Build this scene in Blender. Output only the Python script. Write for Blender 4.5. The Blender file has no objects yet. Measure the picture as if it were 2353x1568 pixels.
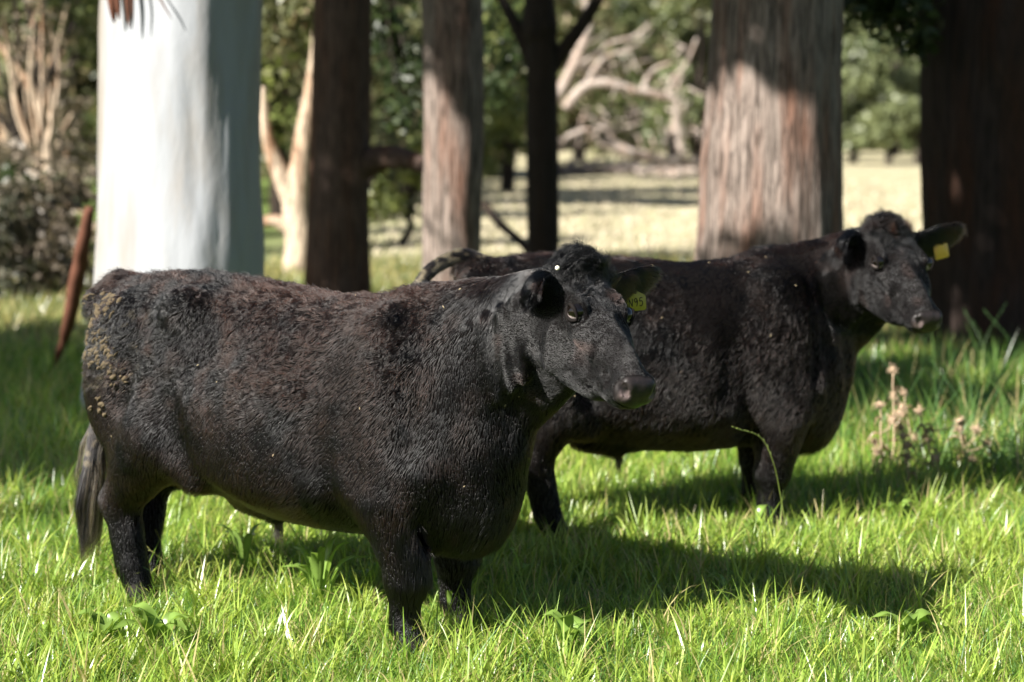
import bpy, math, time, os
import numpy as np
from mathutils import Vector, Matrix
T0 = time.time()
C = bpy.context.scene.collection
sc = bpy.context.scene
rad = math.radians

# ------------------------------------------------------------------ camera, sky, sun
CAM_H = 1.746; FPX = 4140.0; PW, PH = 2353.0, 1568.0; PITCH = rad(6.736)
cd = bpy.data.cameras.new('camera'); cam = bpy.data.objects.new('camera', cd); C.objects.link(cam)
cam.location = (0, 0, CAM_H); cam.rotation_euler = (rad(90) - PITCH, 0, 0)
cd.sensor_width = 36; cd.lens = FPX / PW * 36; cd.clip_start = .1; cd.clip_end = 2000
cd.dof.use_dof = True; cd.dof.focus_distance = 5.75; cd.dof.aperture_fstop = 1.8
cd.dof.aperture_blades = 0
sc.camera = cam
SUN_AZ, SUN_EL = 54.0, 36.0          # degrees left of the line from subject to camera; elevation
S = np.array([-math.sin(rad(SUN_AZ))*math.cos(rad(SUN_EL)), -math.cos(rad(SUN_AZ))*math.cos(rad(SUN_EL)), math.sin(rad(SUN_EL))])
world = bpy.data.worlds.new('World'); sc.world = world; world.use_nodes = True
wn = world.node_tree; wn.nodes.clear()
bg = wn.nodes.new('ShaderNodeBackground'); wo = wn.nodes.new('ShaderNodeOutputWorld')
sky = wn.nodes.new('ShaderNodeTexSky'); sky.sky_type = 'NISHITA'; sky.sun_disc = False
sky.sun_elevation = rad(SUN_EL); sky.sun_rotation = math.atan2(S[0], S[1])
bg.inputs['Strength'].default_value = .033
wn.links.new(sky.outputs[0], bg.inputs[0]); wn.links.new(bg.outputs[0], wo.inputs[0])
sl = bpy.data.lights.new('sun', 'SUN'); sl.energy = 5.0; sl.angle = rad(.5); sl.color = (1, .955, .88)
so = bpy.data.objects.new('sun', sl); C.objects.link(so); so.location = (-20, -15, 20)
so.rotation_euler = Vector(S).to_track_quat('Z', 'Y').to_euler()
sc.view_settings.view_transform = 'Standard'; sc.view_settings.look = 'None'
sc.view_settings.exposure = 1.7; sc.view_settings.gamma = 1.0
sc.cycles.max_bounces = 6; sc.cycles.diffuse_bounces = 3; sc.cycles.glossy_bounces = 2
sc.cycles.transmission_bounces = 3; sc.cycles.transparent_max_bounces = 6
sc.cycles.use_denoising = True; sc.cycles.use_adaptive_sampling = False
sc.cycles.caustics_reflective = False; sc.cycles.caustics_refractive = False
sc.cycles.sample_clamp_indirect = 6

# ------------------------------------------------------------------ helpers
def W(px, py, y):
    """world point seen at photo pixel (2353 wide) at distance y"""
    u = (px - PW/2)/FPX; v = (PH/2 - py)/FPX
    d = Vector((u, math.cos(PITCH) + v*math.sin(PITCH), -math.sin(PITCH) + v*math.cos(PITCH)))
    return Vector((0, 0, CAM_H)) + d*(y/d.y)

def hash3(ix, iy, iz, seed=0):
    h = (ix.astype(np.int64)*374761393 + iy.astype(np.int64)*668265263 + iz.astype(np.int64)*2147483647 + seed*1274126177) & 0xffffffff
    h = ((h ^ (h >> 13))*1274126177) & 0xffffffff
    h = ((h ^ (h >> 16))*2246822519) & 0xffffffff
    return ((h ^ (h >> 15)) & 0xffffff)/float(0xffffff)
def noise(p, scale=1.0, seed=0):
    """value noise, -1..1, p (n,3)"""
    q = np.asarray(p, float)*scale + 100.5
    i = np.floor(q).astype(np.int64); f = q - i; f = f*f*(3-2*f)
    r = 0
    for a in (0, 1):
        for b in (0, 1):
            for c in (0, 1):
                w = (f[:,0] if a else 1-f[:,0])*(f[:,1] if b else 1-f[:,1])*(f[:,2] if c else 1-f[:,2])
                r = r + w*hash3(i[:,0]+a, i[:,1]+b, i[:,2]+c, seed)
    return r*2-1
def fbm(p, scale, seed=0, o=3):
    r = 0; a = 1; t = 0
    for k in range(o):
        r = r + a*noise(p, scale*2**k, seed+k*7); t += a; a *= .5
    return r/t
def sstep(a, b, x):
    t = np.clip((x-a)/(b-a), 0, 1); return t*t*(3-2*t)
def norm(v): return v/np.maximum(np.linalg.norm(v, axis=-1, keepdims=True), 1e-9)

def mesh_np(name, V, F, mat=None, parent=None, smooth=True, cols=None, nper=None, uv=None):
    """V (n,3); F (m,k) array of faces, or a list of such arrays"""
    me = bpy.data.meshes.new(name)
    V = np.ascontiguousarray(V, dtype=np.float32)
    Fs = F if isinstance(F, (list, tuple)) else [F]
    Fs = [np.asarray(f, dtype=np.int32) for f in Fs if len(f)]
    me.vertices.add(len(V)); me.vertices.foreach_set('co', V.ravel())
    loops = np.concatenate([f.ravel() for f in Fs])
    tot = np.concatenate([np.full(len(f), f.shape[1], np.int32) for f in Fs])
    start = np.concatenate([[0], np.cumsum(tot)[:-1]]).astype(np.int32)
    me.loops.add(len(loops)); me.loops.foreach_set('vertex_index', loops)
    me.polygons.add(len(tot)); me.polygons.foreach_set('loop_start', start)
    try: me.polygons.foreach_set('loop_total', tot)
    except Exception: pass
    if smooth: me.polygons.foreach_set('use_smooth', np.ones(len(tot), bool))
    if cols is not None:
        at = me.color_attributes.new('Col', 'FLOAT_COLOR', 'POINT')
        c4 = np.ones((len(V), 4), np.float32); c4[:, :np.shape(cols)[1]] = cols
        at.data.foreach_set('color', c4.ravel())
    me.update(calc_edges=True)
    if mat: me.materials.append(mat)
    o = bpy.data.objects.new(name, me); C.objects.link(o)
    if parent: o.parent = parent
    return o
def tag(o, label=None, cat=None, group=None, kind=None):
    if label: o['label'] = label
    if cat: o['category'] = cat
    if group: o['group'] = group
    if kind: o['kind'] = kind
    return o
def empty(name, loc, rz=0.0):
    o = bpy.data.objects.new(name, None); C.objects.link(o); o.location = loc; o.rotation_euler = (0, 0, rz)
    o.empty_display_size = .1
    return o

class NT:
    def __init__(s, name):
        s.m = bpy.data.materials.new(name); s.m.use_nodes = True; s.t = s.m.node_tree; s.t.nodes.clear()
        s.out = s.n('OutputMaterial')
    def n(s, typ, **kw):
        nd = s.t.nodes.new('ShaderNode'+typ)
        for k, v in kw.items():
            if k in nd.inputs.keys() if hasattr(nd.inputs, 'keys') else False: s.put(nd.inputs[k], v)
            else: setattr(nd, k, v)
        return nd
    def put(s, i, v):
        if isinstance(v, bpy.types.NodeSocket): s.t.links.new(v, i)
        else: i.default_value = v
    def noise(s, vec, scale, detail=3, rough=.55, sc3=None):
        if sc3 is not None:
            mp = s.n('Mapping'); s.put(mp.inputs['Scale'], sc3); s.put(mp.inputs['Vector'], vec); vec = mp.outputs[0]
        nd = s.n('TexNoise'); s.put(nd.inputs['Vector'], vec); s.put(nd.inputs['Scale'], scale)
        s.put(nd.inputs['Detail'], detail); s.put(nd.inputs['Roughness'], rough)
        return nd.outputs[0]
    def ramp(s, fac, stops, interp='LINEAR'):
        r = s.n('ValToRGB'); r.color_ramp.interpolation = interp
        e = r.color_ramp.elements
        while len(e) < len(stops): e.new(.5)
        for k, (p, c) in enumerate(stops):
            e[k].position = p; e[k].color = (*c, 1) if len(c) == 3 else c
        s.put(r.inputs[0], fac); return r.outputs[0]
    def mix(s, f, a, b, mode='MIX'):
        m = s.n('Mix'); m.data_type = 'RGBA'; m.blend_type = mode
        s.put(m.inputs[0], f)
        for i, v in ((6, a), (7, b)):
            if not isinstance(v, bpy.types.NodeSocket) and len(v) == 3: v = (*v, 1)
            s.put(m.inputs[i], v)
        return m.outputs[2]
    def bump(s, h, strength=.5, dist=.01):
        b = s.n('Bump'); s.put(b.inputs['Height'], h); b.inputs['Strength'].default_value = strength; b.inputs['Distance'].default_value = dist
        return b.outputs[0]
    def pbsdf(s, col, rough=.7, normal=None, spec=.5, **kw):
        p = s.n('BsdfPrincipled')
        if not isinstance(col, bpy.types.NodeSocket) and len(col) == 3: col = (*col, 1)
        s.put(p.inputs['Base Color'], col); s.put(p.inputs['Roughness'], rough)
        s.put(p.inputs['Specular IOR Level'], spec)
        if normal is not None: s.put(p.inputs['Normal'], normal)
        for k, v in kw.items(): s.put(p.inputs[k.replace('_', ' ')], v)
        return p.outputs[0]
    def done(s, sh): s.t.links.new(sh, s.out.inputs[0]); return s.m
def pos(nt):
    return nt.n('TexCoord').outputs['Object']

def simple_mat(name, col, rough=.6, spec=.4, var=.25, scale=20):
    nt = NT(name); p = pos(nt)
    f = nt.noise(p, scale, 4)
    c = nt.mix(f, tuple(x*(1-var) for x in col), tuple(min(1, x*(1+var)) for x in col))
    return nt.done(nt.pbsdf(c, rough, nt.bump(f, .3, .004), spec))

def leaf_mat(name, trans=.35, rough=.5, spec=.35):
    """surface colour from the mesh's own colour attribute, partly translucent"""
    nt = NT(name)
    at = nt.n('Attribute'); at.attribute_name = 'Col'
    p = nt.pbsdf(at.outputs['Color'], rough, None, spec)
    tr = nt.n('BsdfTranslucent')
    tc = nt.mix(1.0, at.outputs['Color'], (1.0, 1.0, .55), 'MULTIPLY')
    tc2 = nt.mix(.35, tc, at.outputs['Color'])
    nt.put(tr.inputs['Color'], tc2)
    ms = nt.n('MixShader'); nt.put(ms.inputs[0], trans)
    nt.t.links.new(p, ms.inputs[1]); nt.t.links.new(tr.outputs[0], ms.inputs[2])
    return nt.done(ms.outputs[0])

def tube_np(path, radii, seg=12, caps=True):
    """tapered tube along path (n,3)"""
    P = np.asarray(path, float); R = np.asarray(radii, float); n = len(P)
    T = norm(np.gradient(P, axis=0))
    up = np.array([0, 0, 1.0]) if abs(T[0][2]) < .9 else np.array([1.0, 0, 0])
    N = np.zeros_like(P); a = np.cross(T[0], up); a /= np.linalg.norm(a); N[0] = a
    for i in range(1, n):
        a = N[i-1] - T[i]*np.dot(N[i-1], T[i]); N[i] = a/np.linalg.norm(a)
    B = np.cross(T, N)
    ang = np.linspace(0, 2*np.pi, seg, endpoint=False)
    V = P[:, None] + R[:, None, None]*(np.cos(ang)[None, :, None]*N[:, None] + np.sin(ang)[None, :, None]*B[:, None])
    V = V.reshape(-1, 3)
    i = np.arange(n-1)[:, None]*seg; j = np.arange(seg)[None]; k = (j+1) % seg
    F = np.stack([i+j, i+k, i+seg+k, i+seg+j], -1).reshape(-1, 4)
    Fs = [F]
    if caps:
        V = np.vstack([V, P[0], P[-1]]); c0, c1 = n*seg, n*seg+1
        t0 = np.stack([np.full(seg, c0), k[0], j[0]], -1); t1 = np.stack([np.full(seg, c1), (n-1)*seg+j[0], (n-1)*seg+k[0]], -1)
        Fs.append(np.vstack([t0, t1]))
    return V, Fs
class MB:
    """collects pieces into one mesh"""
    def __init__(s): s.V = []; s.F = {}; s.C = []; s.n = 0
    def add(s, V, Fs, col=None):
        V = np.asarray(V, float)
        for f in (Fs if isinstance(Fs, list) else [Fs]):
            f = np.asarray(f); s.F.setdefault(f.shape[1], []).append(f + s.n)
        s.V.append(V); s.n += len(V)
        if col is not None:
            c = np.asarray(col, float); s.C.append(np.broadcast_to(c, (len(V), 3)) if c.ndim == 1 else c)
    def build(s, name, mat=None, parent=None, smooth=True):
        V = np.vstack(s.V); F = [np.vstack(f) for f in s.F.values()]
        return mesh_np(name, V, F, mat, parent, smooth, np.vstack(s.C) if s.C else None)
def spline(pts, n):
    """Catmull-Rom through pts (k,d)"""
    P = np.asarray(pts, float); k = len(P)
    Q = np.vstack([2*P[0]-P[1], P, 2*P[-1]-P[-2]])
    t = np.linspace(0, k-1-1e-6, n); i = t.astype(int); f = (t-i)[:, None]
    a, b, c, d = Q[i], Q[i+1], Q[i+2], Q[i+3]
    return .5*((2*b)+(-a+c)*f+(2*a-5*b+4*c-d)*f**2+(-a+3*b-3*c+d)*f**3)
# ------------------------------------------------------------------ the ground
def gz(x, y):
    x = np.asarray(x, float); y = np.asarray(y, float)
    p = np.stack([x, y, x*0], -1).reshape(-1, 3)
    g = (fbm(p, .45, 5, 3)*.045).reshape(x.shape)
    far = sstep(9, 20, y); return g*(1+1.5*far)*sstep(200, 60, y)
def ground_mat():
    nt = NT('pasture_ground'); p = pos(nt)
    sp = nt.n('SeparateXYZ'); nt.put(sp.inputs[0], p)
    n1 = nt.noise(p, .35, 5, .6); n2 = nt.noise(p, 2.2, 5, .6); n3 = nt.noise(p, 30, 4, .6)
    soil = nt.mix(n3, (.030, .048, .012), (.055, .085, .022))
    mp = nt.n('MapRange'); nt.put(mp.inputs[0], sp.outputs[1]); mp.inputs[1].default_value = 19; mp.inputs[2].default_value = 27
    ad = nt.n('Math'); ad.operation = 'MULTIPLY_ADD'; nt.put(ad.inputs[0], n1); ad.inputs[1].default_value = .9; nt.put(ad.inputs[2], mp.outputs[0])
    f = nt.ramp(ad.outputs[0], [(.55, (0,)*3), (1.1, (1,)*3)])
    # left side stays green
    mx = nt.n('MapRange'); nt.put(mx.inputs[0], sp.outputs[0]); mx.inputs[1].default_value = -4.5; mx.inputs[2].default_value = -.5
    f2 = nt.n('Math'); f2.operation = 'MULTIPLY'; nt.put(f2.inputs[0], f); nt.put(f2.inputs[1], mx.outputs[0])
    straw = nt.mix(nt.ramp(n2, [(.35, (0,)*3), (.62, (1,)*3)]), (.42, .365, .26), (.31, .29, .17))
    gr = nt.mix(n2, (.07, .11, .028), (.14, .17, .06))
    mg = nt.n('MapRange'); nt.put(mg.inputs[0], sp.outputs[1]); mg.inputs[1].default_value = 12; mg.inputs[2].default_value = 17
    base = nt.mix(mg.outputs[0], soil, gr)
    c = nt.mix(f2.outputs[0], base, straw)
    hb = nt.mix(.5, n2, n3)
    return nt.done(nt.pbsdf(c, .95, nt.bump(hb, .8, .06), .0))
xs = np.concatenate([np.linspace(-400, -14, 14), np.linspace(-12, 12, 121), np.linspace(14, 400, 14)])
ys = np.concatenate([np.linspace(-60, 1, 8), np.linspace(2, 24, 111), np.linspace(26, 80, 28), np.linspace(90, 700, 12)])
X, Y = np.meshgrid(xs, ys, indexing='ij'); Z = gz(X, Y)
V = np.stack([X, Y, Z], -1).reshape(-1, 3); n1_, n2_ = len(xs), len(ys)
i = np.arange(n1_-1)[:, None]*n2_; j = np.arange(n2_-1)[None]
F = np.stack([i+j, i+n2_+j, i+n2_+j+1, i+j+1], -1).reshape(-1, 4)
tag(mesh_np('ground', V, F, ground_mat()), kind='structure')

# ------------------------------------------------------------------ trees
M_LEAF = leaf_mat('eucalypt_leaves', .30, .45, .4)
def bark_fibrous(name, c1, c2, c3, moss=.0):
    nt = NT(name); p = pos(nt)
    f = nt.noise(p, 1.0, 6, .65, (26, 26, 1.6)); g = nt.noise(p, 1.0, 4, .6, (70, 70, 5)); h = nt.noise(p, 1.0, 3, .5, (5, 5, .7))
    c = nt.mix(nt.ramp(f, [(.33, (0,)*3), (.66, (1,)*3)]), c1, c2)
    c = nt.mix(nt.ramp(h, [(.48, (0,)*3), (.66, (1,)*3)]), c, c3)
    c = nt.mix(nt.ramp(g, [(.40, (.75,)*3), (.52, (0,)*3)]), c, (.022, .017, .014))
    hh = nt.mix(.45, f, g)
    return nt.done(nt.pbsdf(c, .95, nt.bump(hh, 1.0, .03), .1))
M_BARK = bark_fibrous('stringy_bark', (.11, .085, .072), (.27, .22, .19), (.19, .105, .075))
M_BARK_D = bark_fibrous('dark_bark', (.018, .015, .014), (.045, .037, .032), (.035, .026, .02))
M_BARK_R = bark_fibrous('red_brown_bark', (.060, .043, .036), (.12, .083, .068), (.10, .052, .034))
def gum_mat():
    nt = NT('smooth_white_bark'); p = pos(nt)
    f = nt.noise(p, 1.0, 5, .55, (2.6, 2.6, .55)); g = nt.noise(p, 1.0, 6, .6, (10, 10, 3)); k = nt.noise(p, 1.0, 4, .6, (4, 4, 1.1))
    c = nt.mix(nt.ramp(f, [(.46, (0,)*3), (.66, (1,)*3)]), (.25, .26, .275), (.20, .175, .145))
    c = nt.mix(nt.ramp(k, [(.56, (0,)*3), (.66, (.6,)*3)]), c, (.25, .26, .27))
    vo = nt.noise(p, 14, 2)
    c = nt.mix(nt.ramp(vo, [(.72, (0,)*3), (.76, (.35,)*3)]), c, (.35, .27, .19))
    return nt.done(nt.pbsdf(c, .72, nt.bump(nt.mix(.5, g, f), .55, .03), .2))
M_GUM = gum_mat()
M_BARK_K = bark_fibrous('shaded_red_bark', (.022, .017, .016), (.060, .042, .036), (.055, .028, .019))  # red-brown bark taken darker: shade of the right trunk put into the colour
M_PALE = bark_fibrous('pale_peeling_bark', (.42, .32, .23), (.62, .50, .38), (.34, .20, .12))
M_DEAD = bark_fibrous('bleached_dead_wood', (.36, .30, .26), (.58, .50, .44), (.33, .24, .19))
M_STRIP = simple_mat('peeled_bark_strip', (.10, .042, .026), .85, .15, .4, 12)

def trunk_mb(mb, path, radii, rough=.05, seg=72, n=150, seed=0, fib=.012, squash=None):
    """irregular trunk along a path, ridged bark"""
    P = spline(path, n); R = np.interp(np.linspace(0, 1, n), np.linspace(0, 1, len(radii)), radii)
    V, Fs = tube_np(P, R, seg)
    c = np.vstack([np.repeat(P, seg, 0), P[:1], P[-1:]]); d = V-c; rr = np.linalg.norm(d, axis=1, keepdims=True); dn = d/np.maximum(rr, 1e-6)
    q = V*np.array([1, 1, .35]); q2 = V*np.array([1, 1, .10])
    disp = fbm(q, 2.2, seed, 2)*rough + fbm(q2, 16, seed+5, 3)*fib
    V = V+dn*disp[:, None]*np.minimum(rr/.3, 1)
    if squash:   # trunk broader one way than the other
        a_ = np.array([math.sin(rad(squash[2])), math.cos(rad(squash[2])), 0]); V = c+((V-c)-(1-squash[0])*((V-c)@a_)[:, None]*a_)*squash[1]
    mb.add(V, Fs)
def leaf_cloud(mb, blobs, rng, size=.12, aspect=.42, cols=((.05, .085, .025), (.10, .13, .04)), gap=.15, lumpy=1.0):
    """blobs: (x, y, z, rx, ry, rz, n) filled with separate leaf faces, gaps from noise"""
    for b in blobs:
        c = np.array(b[:3]); r = np.array(b[3:6]); n = int(b[6])
        d = norm(rng.normal(size=(n, 3))); rad_ = rng.random(n)**.45
        lump = 1+(.38*noise(d*1.0+c*.37, 2.3, 3)[:, None]+.18*noise(d+c, 6, 4)[:, None])*lumpy
        p = c+d*rad_[:, None]*r*lump
        keep = noise(p, 1.5/max(r.mean(), .3)*1.6, 12) > -1+2*gap*1.0
        keep &= p[:, 2] > .05
        p = p[keep]; d = d[keep]; m = len(p)
        nrm = norm(rng.normal(size=(m, 3))*.8+d*.7+np.array([0, 0, .35])); a = norm(np.cross(nrm, rng.normal(size=(m, 3)))); bb = np.cross(nrm, a)
        L = size*(.6+.8*rng.random(m))[:, None]; Wd = L*aspect
        q = np.stack([p-a*L*.5, p+bb*Wd*.5, p+a*L*.5-nrm*L*.12, p-bb*Wd*.5], 1).reshape(-1, 3)
        F = np.arange(m*4).reshape(-1, 4)
        t = np.clip(.5+.5*noise(p, 1.1, 21)+.35*rng.normal(size=m), 0, 1)[:, None]
        col = np.array(cols[0])*(1-t)+np.array(cols[1])*t
        if len(cols) > 2:
            w = (rng.random(m) < .12)[:, None]; col = np.where(w, np.array(cols[2]), col)
        mb.add(q, F, np.repeat(col*(.8+.4*rng.random(m))[:, None], 4, 0))
def limbs(mb, base, tips, r0, rng, seg=10):
    for t in tips:
        t = np.array(t, float); b = np.array(base, float)
        m = (b+t)/2+rng.normal(size=3)*.08*np.linalg.norm(t-b)+np.array([0, 0, .08*np.linalg.norm(t-b)])
        P = spline([b, m, t], 14); V, Fs = tube_np(P, np.linspace(r0, r0*.22, 14), seg); mb.add(V, Fs)
GREEN = ((.055, .078, .028), (.12, .14, .058)); OLIVE = ((.09, .10, .045), (.21, .21, .10), (.30, .24, .15)); DARK = ((.022, .038, .012), (.05, .07, .022))
YG = ((.11, .14, .035), (.22, .25, .07), (.26, .24, .10))
PINK = ((.12, .10, .07), (.24, .195, .145), (.10, .105, .06))

def px_path(pts, y):
    return [tuple(W(a, b, y if len(q) == 0 else q[0])) for a, b, *q in pts]
# --- the six big trunks
rngT = np.random.default_rng(11)
def big_tree(name, label, path, radii, mat, seed, canopy, cols=GREEN, group='big trunks behind the cattle', leafsize=.22, rough=.05, fib=.012, extra=None, seg=90, squash=None):
    root = empty(name, (path[0][0], path[0][1], 0)); o = np.array(root.location)
    tag(root, label, 'tree', group)
    mb = MB(); trunk_mb(mb, path, radii, rough, seg, 170, seed, fib, squash)
    if extra: extra(mb)
    top = np.array(path[-1]); limbs(mb, top-np.array([0, 0, .3]), [(b[0], b[1], b[2]) for b in canopy], radii[-1]*.55, rngT)
    t = mb.build('trunk', mat, root); t.location = -o
    mb = MB(); leaf_cloud(mb, canopy, rngT, leafsize, .5, cols, .12); c = mb.build('crown', M_LEAF, root, False); c.location = -o
    return root
def col(x0, x1, y, ptop=0, pbot=700, ztop=9.0, lean=None):
    """trunk axis from photo edges at top and bottom of what is seen: x0 = (top left, top right), x1 = (bottom left, bottom right)"""
    a = W(sum(x0)/2, ptop, y); b = W(sum(x1)/2, pbot, y)
    d = (a-b)/(a.z-b.z)
    f = lambda z: tuple(b+d*(z-b.z))
    rt = (x0[1]-x0[0])/2/FPX*y; rb = (x1[1]-x1[0])/2/FPX*y
    k = (rt-rb)/(a.z-b.z); rr = lambda z: max(.04, rb+k*(z-b.z))
    return f, rr
f, rr = col((232, 612), (214, 604), 11.0, 0, 640)
gum = big_tree('white_gum_tree', 'massive smooth white trunk of a gum tree behind the front cow', [f(-.2), f(.5), f(1.5), f(2.6), f(4.5), f(7.5)], [rr(.5)*1.16, rr(.5)*1.02, rr(1.5), rr(2.6), rr(2.6)*.93, rr(2.6)*.8], M_GUM, 3,
    [(-2.5, 11, 9.5, 2.2, 2.2, 1.4, 900), (0, 12.5, 10.5, 2.4, 2.2, 1.4, 900)], rough=.06, fib=.016, squash=(.74, 1.24, 53))
# hanging strips of bark on the white trunk
mb = MB(); o = np.array(gum.location)
for k, (xa, xb, y0, w_) in enumerate([(252, 262, -60, .030), (262, 274, -90, .022), (287, 297, -90, .016), (300, 305, -80, .008), (345, 395, -40, .006)]):
    a = np.array(W(xa, y0, 10.62-.05*k)); b = np.array(W(xb, [52, 45, 66, 50, 45][k], 10.58-.05*k))
    P = spline([a, (a+b)/2+np.array([.004, -.02, 0]), b], 10); V, Fs = tube_np(P, w_*np.array([1, 1, .95, .9, 1, .9, .8, .7, .5, .2]), 8); mb.add(V, Fs)
mb.build('hanging_bark', M_STRIP, gum).location = -o
bs = MB(); P = spline([W(207, 478, 11.9), W(192, 560, 12.0), W(176, 650, 12.2), W(155, 750, 12.4), W(120, 862, 12.75)], 40)
V, Fs = tube_np(P, np.interp(np.linspace(0, 1, 40), [0, .3, .6, .8, 1], [.03, .05, .055, .035, .008]), 10); V = V+noise(V, 9, 2)[:, None]*.008; bs.add(V, Fs)
tag(bs.build('bark_strip', M_STRIP), 'long reddish brown bark strip leaning from the white trunk to the grass', 'bark')

f, rr = col((722, 856), (706, 850), 16.8, 0, 655)
def ex2(mb):
    P = spline([W(800, 392, 16.8), W(862, 366, 16.75), W(915, 362, 16.6), W(975, 380, 16.3), W(1060, 420, 16.0)], 24)
    V, Fs = tube_np(P, np.interp(np.linspace(0, 1, 24), [0, .25, .6, 1], [.20, .125, .095, .05]), 16); mb.add(V, Fs)
big_tree('stringybark_tree', 'dark trunk with a thick side branch curving right, beside the white trunk', [f(-.2), f(.6), f(2), f(3.2), f(6), f(9)], [rr(.5)*1.1, rr(.5), rr(2), rr(3), rr(3)*.9, rr(3)*.7], M_BARK_R, 13,
    [(-1.5, 17, 10.5, 2.6, 2.2, 1.6, 900), (-3.6, 16, 9.5, 2, 2, 1.4, 700)], extra=ex2)
f, rr = col((974, 1112), (966, 1108), 14.4, 0, 600)
big_tree('stringybark_tree', 'slender grey brown fibrous trunk rising above the arched tail', [f(-.2), f(.6), f(1.8), f(3), f(6), f(9)], [rr(.5)*1.12, rr(.5), rr(1.8), rr(3), rr(3)*.9, rr(3)*.7], M_BARK, 23,
    [(0, 14.5, 10.5, 2.4, 2.2, 1.5, 800)], fib=.015)
def ex4(mb):
    for pts, r0, r1 in (([(1245, 190, 18.4), (1285, 130, 18.4), (1335, 60, 18.3), (1385, -20, 18.2), (1460, -160, 18.1)], .085, .05),
                        ([(1225, 150, 18.4), (1190, 70, 18.5), (1150, -10, 18.6), (1100, -120, 18.7)], .07, .05),
                        ([(1112, 470, 19.0), (1150, 515, 18.8), (1205, 565, 18.5), (1240, 620, 18.4)], .045, .04)):
        P = spline([W(*q) for q in pts], 22); V, Fs = tube_np(P, np.linspace(r0, r1, 22), 12); mb.add(V, Fs)
f, rr = col((1208, 1282), (1212, 1284), 18.4, 180, 570)
p_ = [f(-.2), f(.6), f(1.6), f(2.6), tuple(W(1240, 60, 18.4)), tuple(W(1238, -150, 18.4)), tuple(W(1236, -700, 18.4))]
big_tree('forked_tree', 'thin nearly black trunk forking into three stems near the top', p_, [.18, .165, .16, .16, .19, .12, .08], M_BARK_D, 33,
    [(-1, 18.5, 7.6, 2.0, 1.8, 1.3, 900), (1.4, 18.2, 7.2, 1.8, 1.6, 1.2, 800)], DARK, extra=ex4, rough=.02, seg=40)
f, rr = col((1642, 1932), (1606, 1936), 11.8, 0, 560)
big_tree('stringybark_tree', 'very broad grey brown fibrous trunk behind the rear cow', [f(-.2), f(.5), f(1.4), f(2.7), f(5), f(8)], [rr(.6)*1.22, rr(.7)*1.04, rr(1.4), rr(2.6), rr(2.6)*.92, rr(2.6)*.75], M_BARK, 43,
    [(4, 12, 9.8, 2.4, 2.4, 1.5, 900)], fib=.02, rough=.06, seg=120)
f, rr = col((2112, 2500), (2128, 2560), 14.6, 0, 700)
big_tree('stringybark_tree', 'huge dark reddish trunk cut off by the right edge', [f(-.3), f(.4), f(1.4), f(2.7), f(5), f(8)], [rr(.6)*1.12, rr(.7)*1.02, rr(1.4), rr(2.6), rr(2.6)*.92, rr(2.6)*.75], M_BARK_K, 53,
    [(5.5, 14.6, 9.8, 2.6, 2.6, 1.6, 900)], fib=.03, rough=.09, seg=130)

# --- unseen trees at left; crowns are leaf balls set on sun rays for shade
def shade_tree(label, base, h, r, blobs, seed):
    root = empty('shade_tree', (base[0], base[1], 0)); o = np.array(root.location); tag(root, label, 'tree')
    mb = MB(); b = np.array([base[0], base[1], 0.])
    trunk_mb(mb, [b-np.array([0, 0, .2]), b+np.array([0, 0, 2.]), b+np.array([.1, 0, h*.6]), b+np.array([0, .1, h])], [r*1.2, r, r*.8, r*.5], .04, 30, 60, seed)
    limbs(mb, b+np.array([0, 0, h*.9]), [q[:3] for q in blobs], r*.10, rngT, 8)
    mb.build('trunk', M_BARK, root).location = -o
    mb = MB(); leaf_cloud(mb, blobs, rngT, .26, .6, GREEN, .0, .25); mb.build('crown', M_LEAF, root, False).location = -o
def Q9(P, z):
    P = np.array(P, float); return P+S*((z-P[2])/S[2])
def blob(P, r, z=9.0, n=None, rz=None):
    q = Q9(P, z); r = np.array(r if np.ndim(r) else (r, r)); n = n or int(220*r[0]*r[1]*3.14+60)
    return (q[0], q[1], q[2], r[0], r[1], rz or min(r)*.55, n)
def sph(P, r, z=9.0): q = Q9(P, z); return (q[0], q[1], q[2], r/1.08, r/1.08, r/1.08, int(800*r*r))
SHADE_A = [  # trunk tops and dark trunks
    sph((1.69, 11.3, 3.3), 1.15), sph((1.69, 11.3, -.05), 1.02, 8.0), sph((2.15, 11.4, 2.2), .3),
    sph((-.5, 14.1, 2.98), .80, 9.5), sph((-.22, 14.1, 2.0), .26, 9.5),
    sph((3.5, 13.7, 1.0), .6), sph((3.3, 14.3, .9), .5), sph((3.3, 14.3, 2.3), .55), sph((3.5, 13.7, 2.7), .65), sph((4.6, 13.9, 2.0), 1.1), sph((3.6, 13.6, 1.9), .5), sph((4.1, 13.8, 2.9), 1.25), sph((4.35, 13.9, 1.35), .85, 8.8), sph((5.1, 14.0, .2), .5, 8.2), sph((3.75, 13.9, .1), .42, 8.2), sph((3.55, 13.9, 1.9), .5),
    sph((.3, 18.2, .5), .95), sph((.3, 18.2, 2.4), 1.1),
    sph((-1.6, 16.5, .5), .95), sph((-1.2, 16.5, 2.0), .42), sph((-1.75, 16.5, 2.35), .24),
]
SHADE_B = [sph((-.262*y_, y_, 0), .46) for y_ in np.arange(8.8, 15.7, .58)] + [  # grass at the left and right under the trees
    sph((2.35, 11.0, 0), .42), sph((2.95, 10.75, 0), .42), sph((3.05, 11.2, 0), .42), sph((3.7, 11.3, 0), .45), sph((3.9, 13.6, 0), .35), sph((4.1, 12.2, 0), .3),
]
SHADE_C = [sph((x, y_+.8*math.sin(x*2.1), 0), 2.0, 13) for y_ in (43.0, 50.5) for x in (-3, -1, 1, 3, 5)]+[sph((x, 27.5, 0), .6, 11) for x in (-.2, .6)]+[sph((x, 92, 0), 1.6, 13) for x in (17, 20, 23)]
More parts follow.
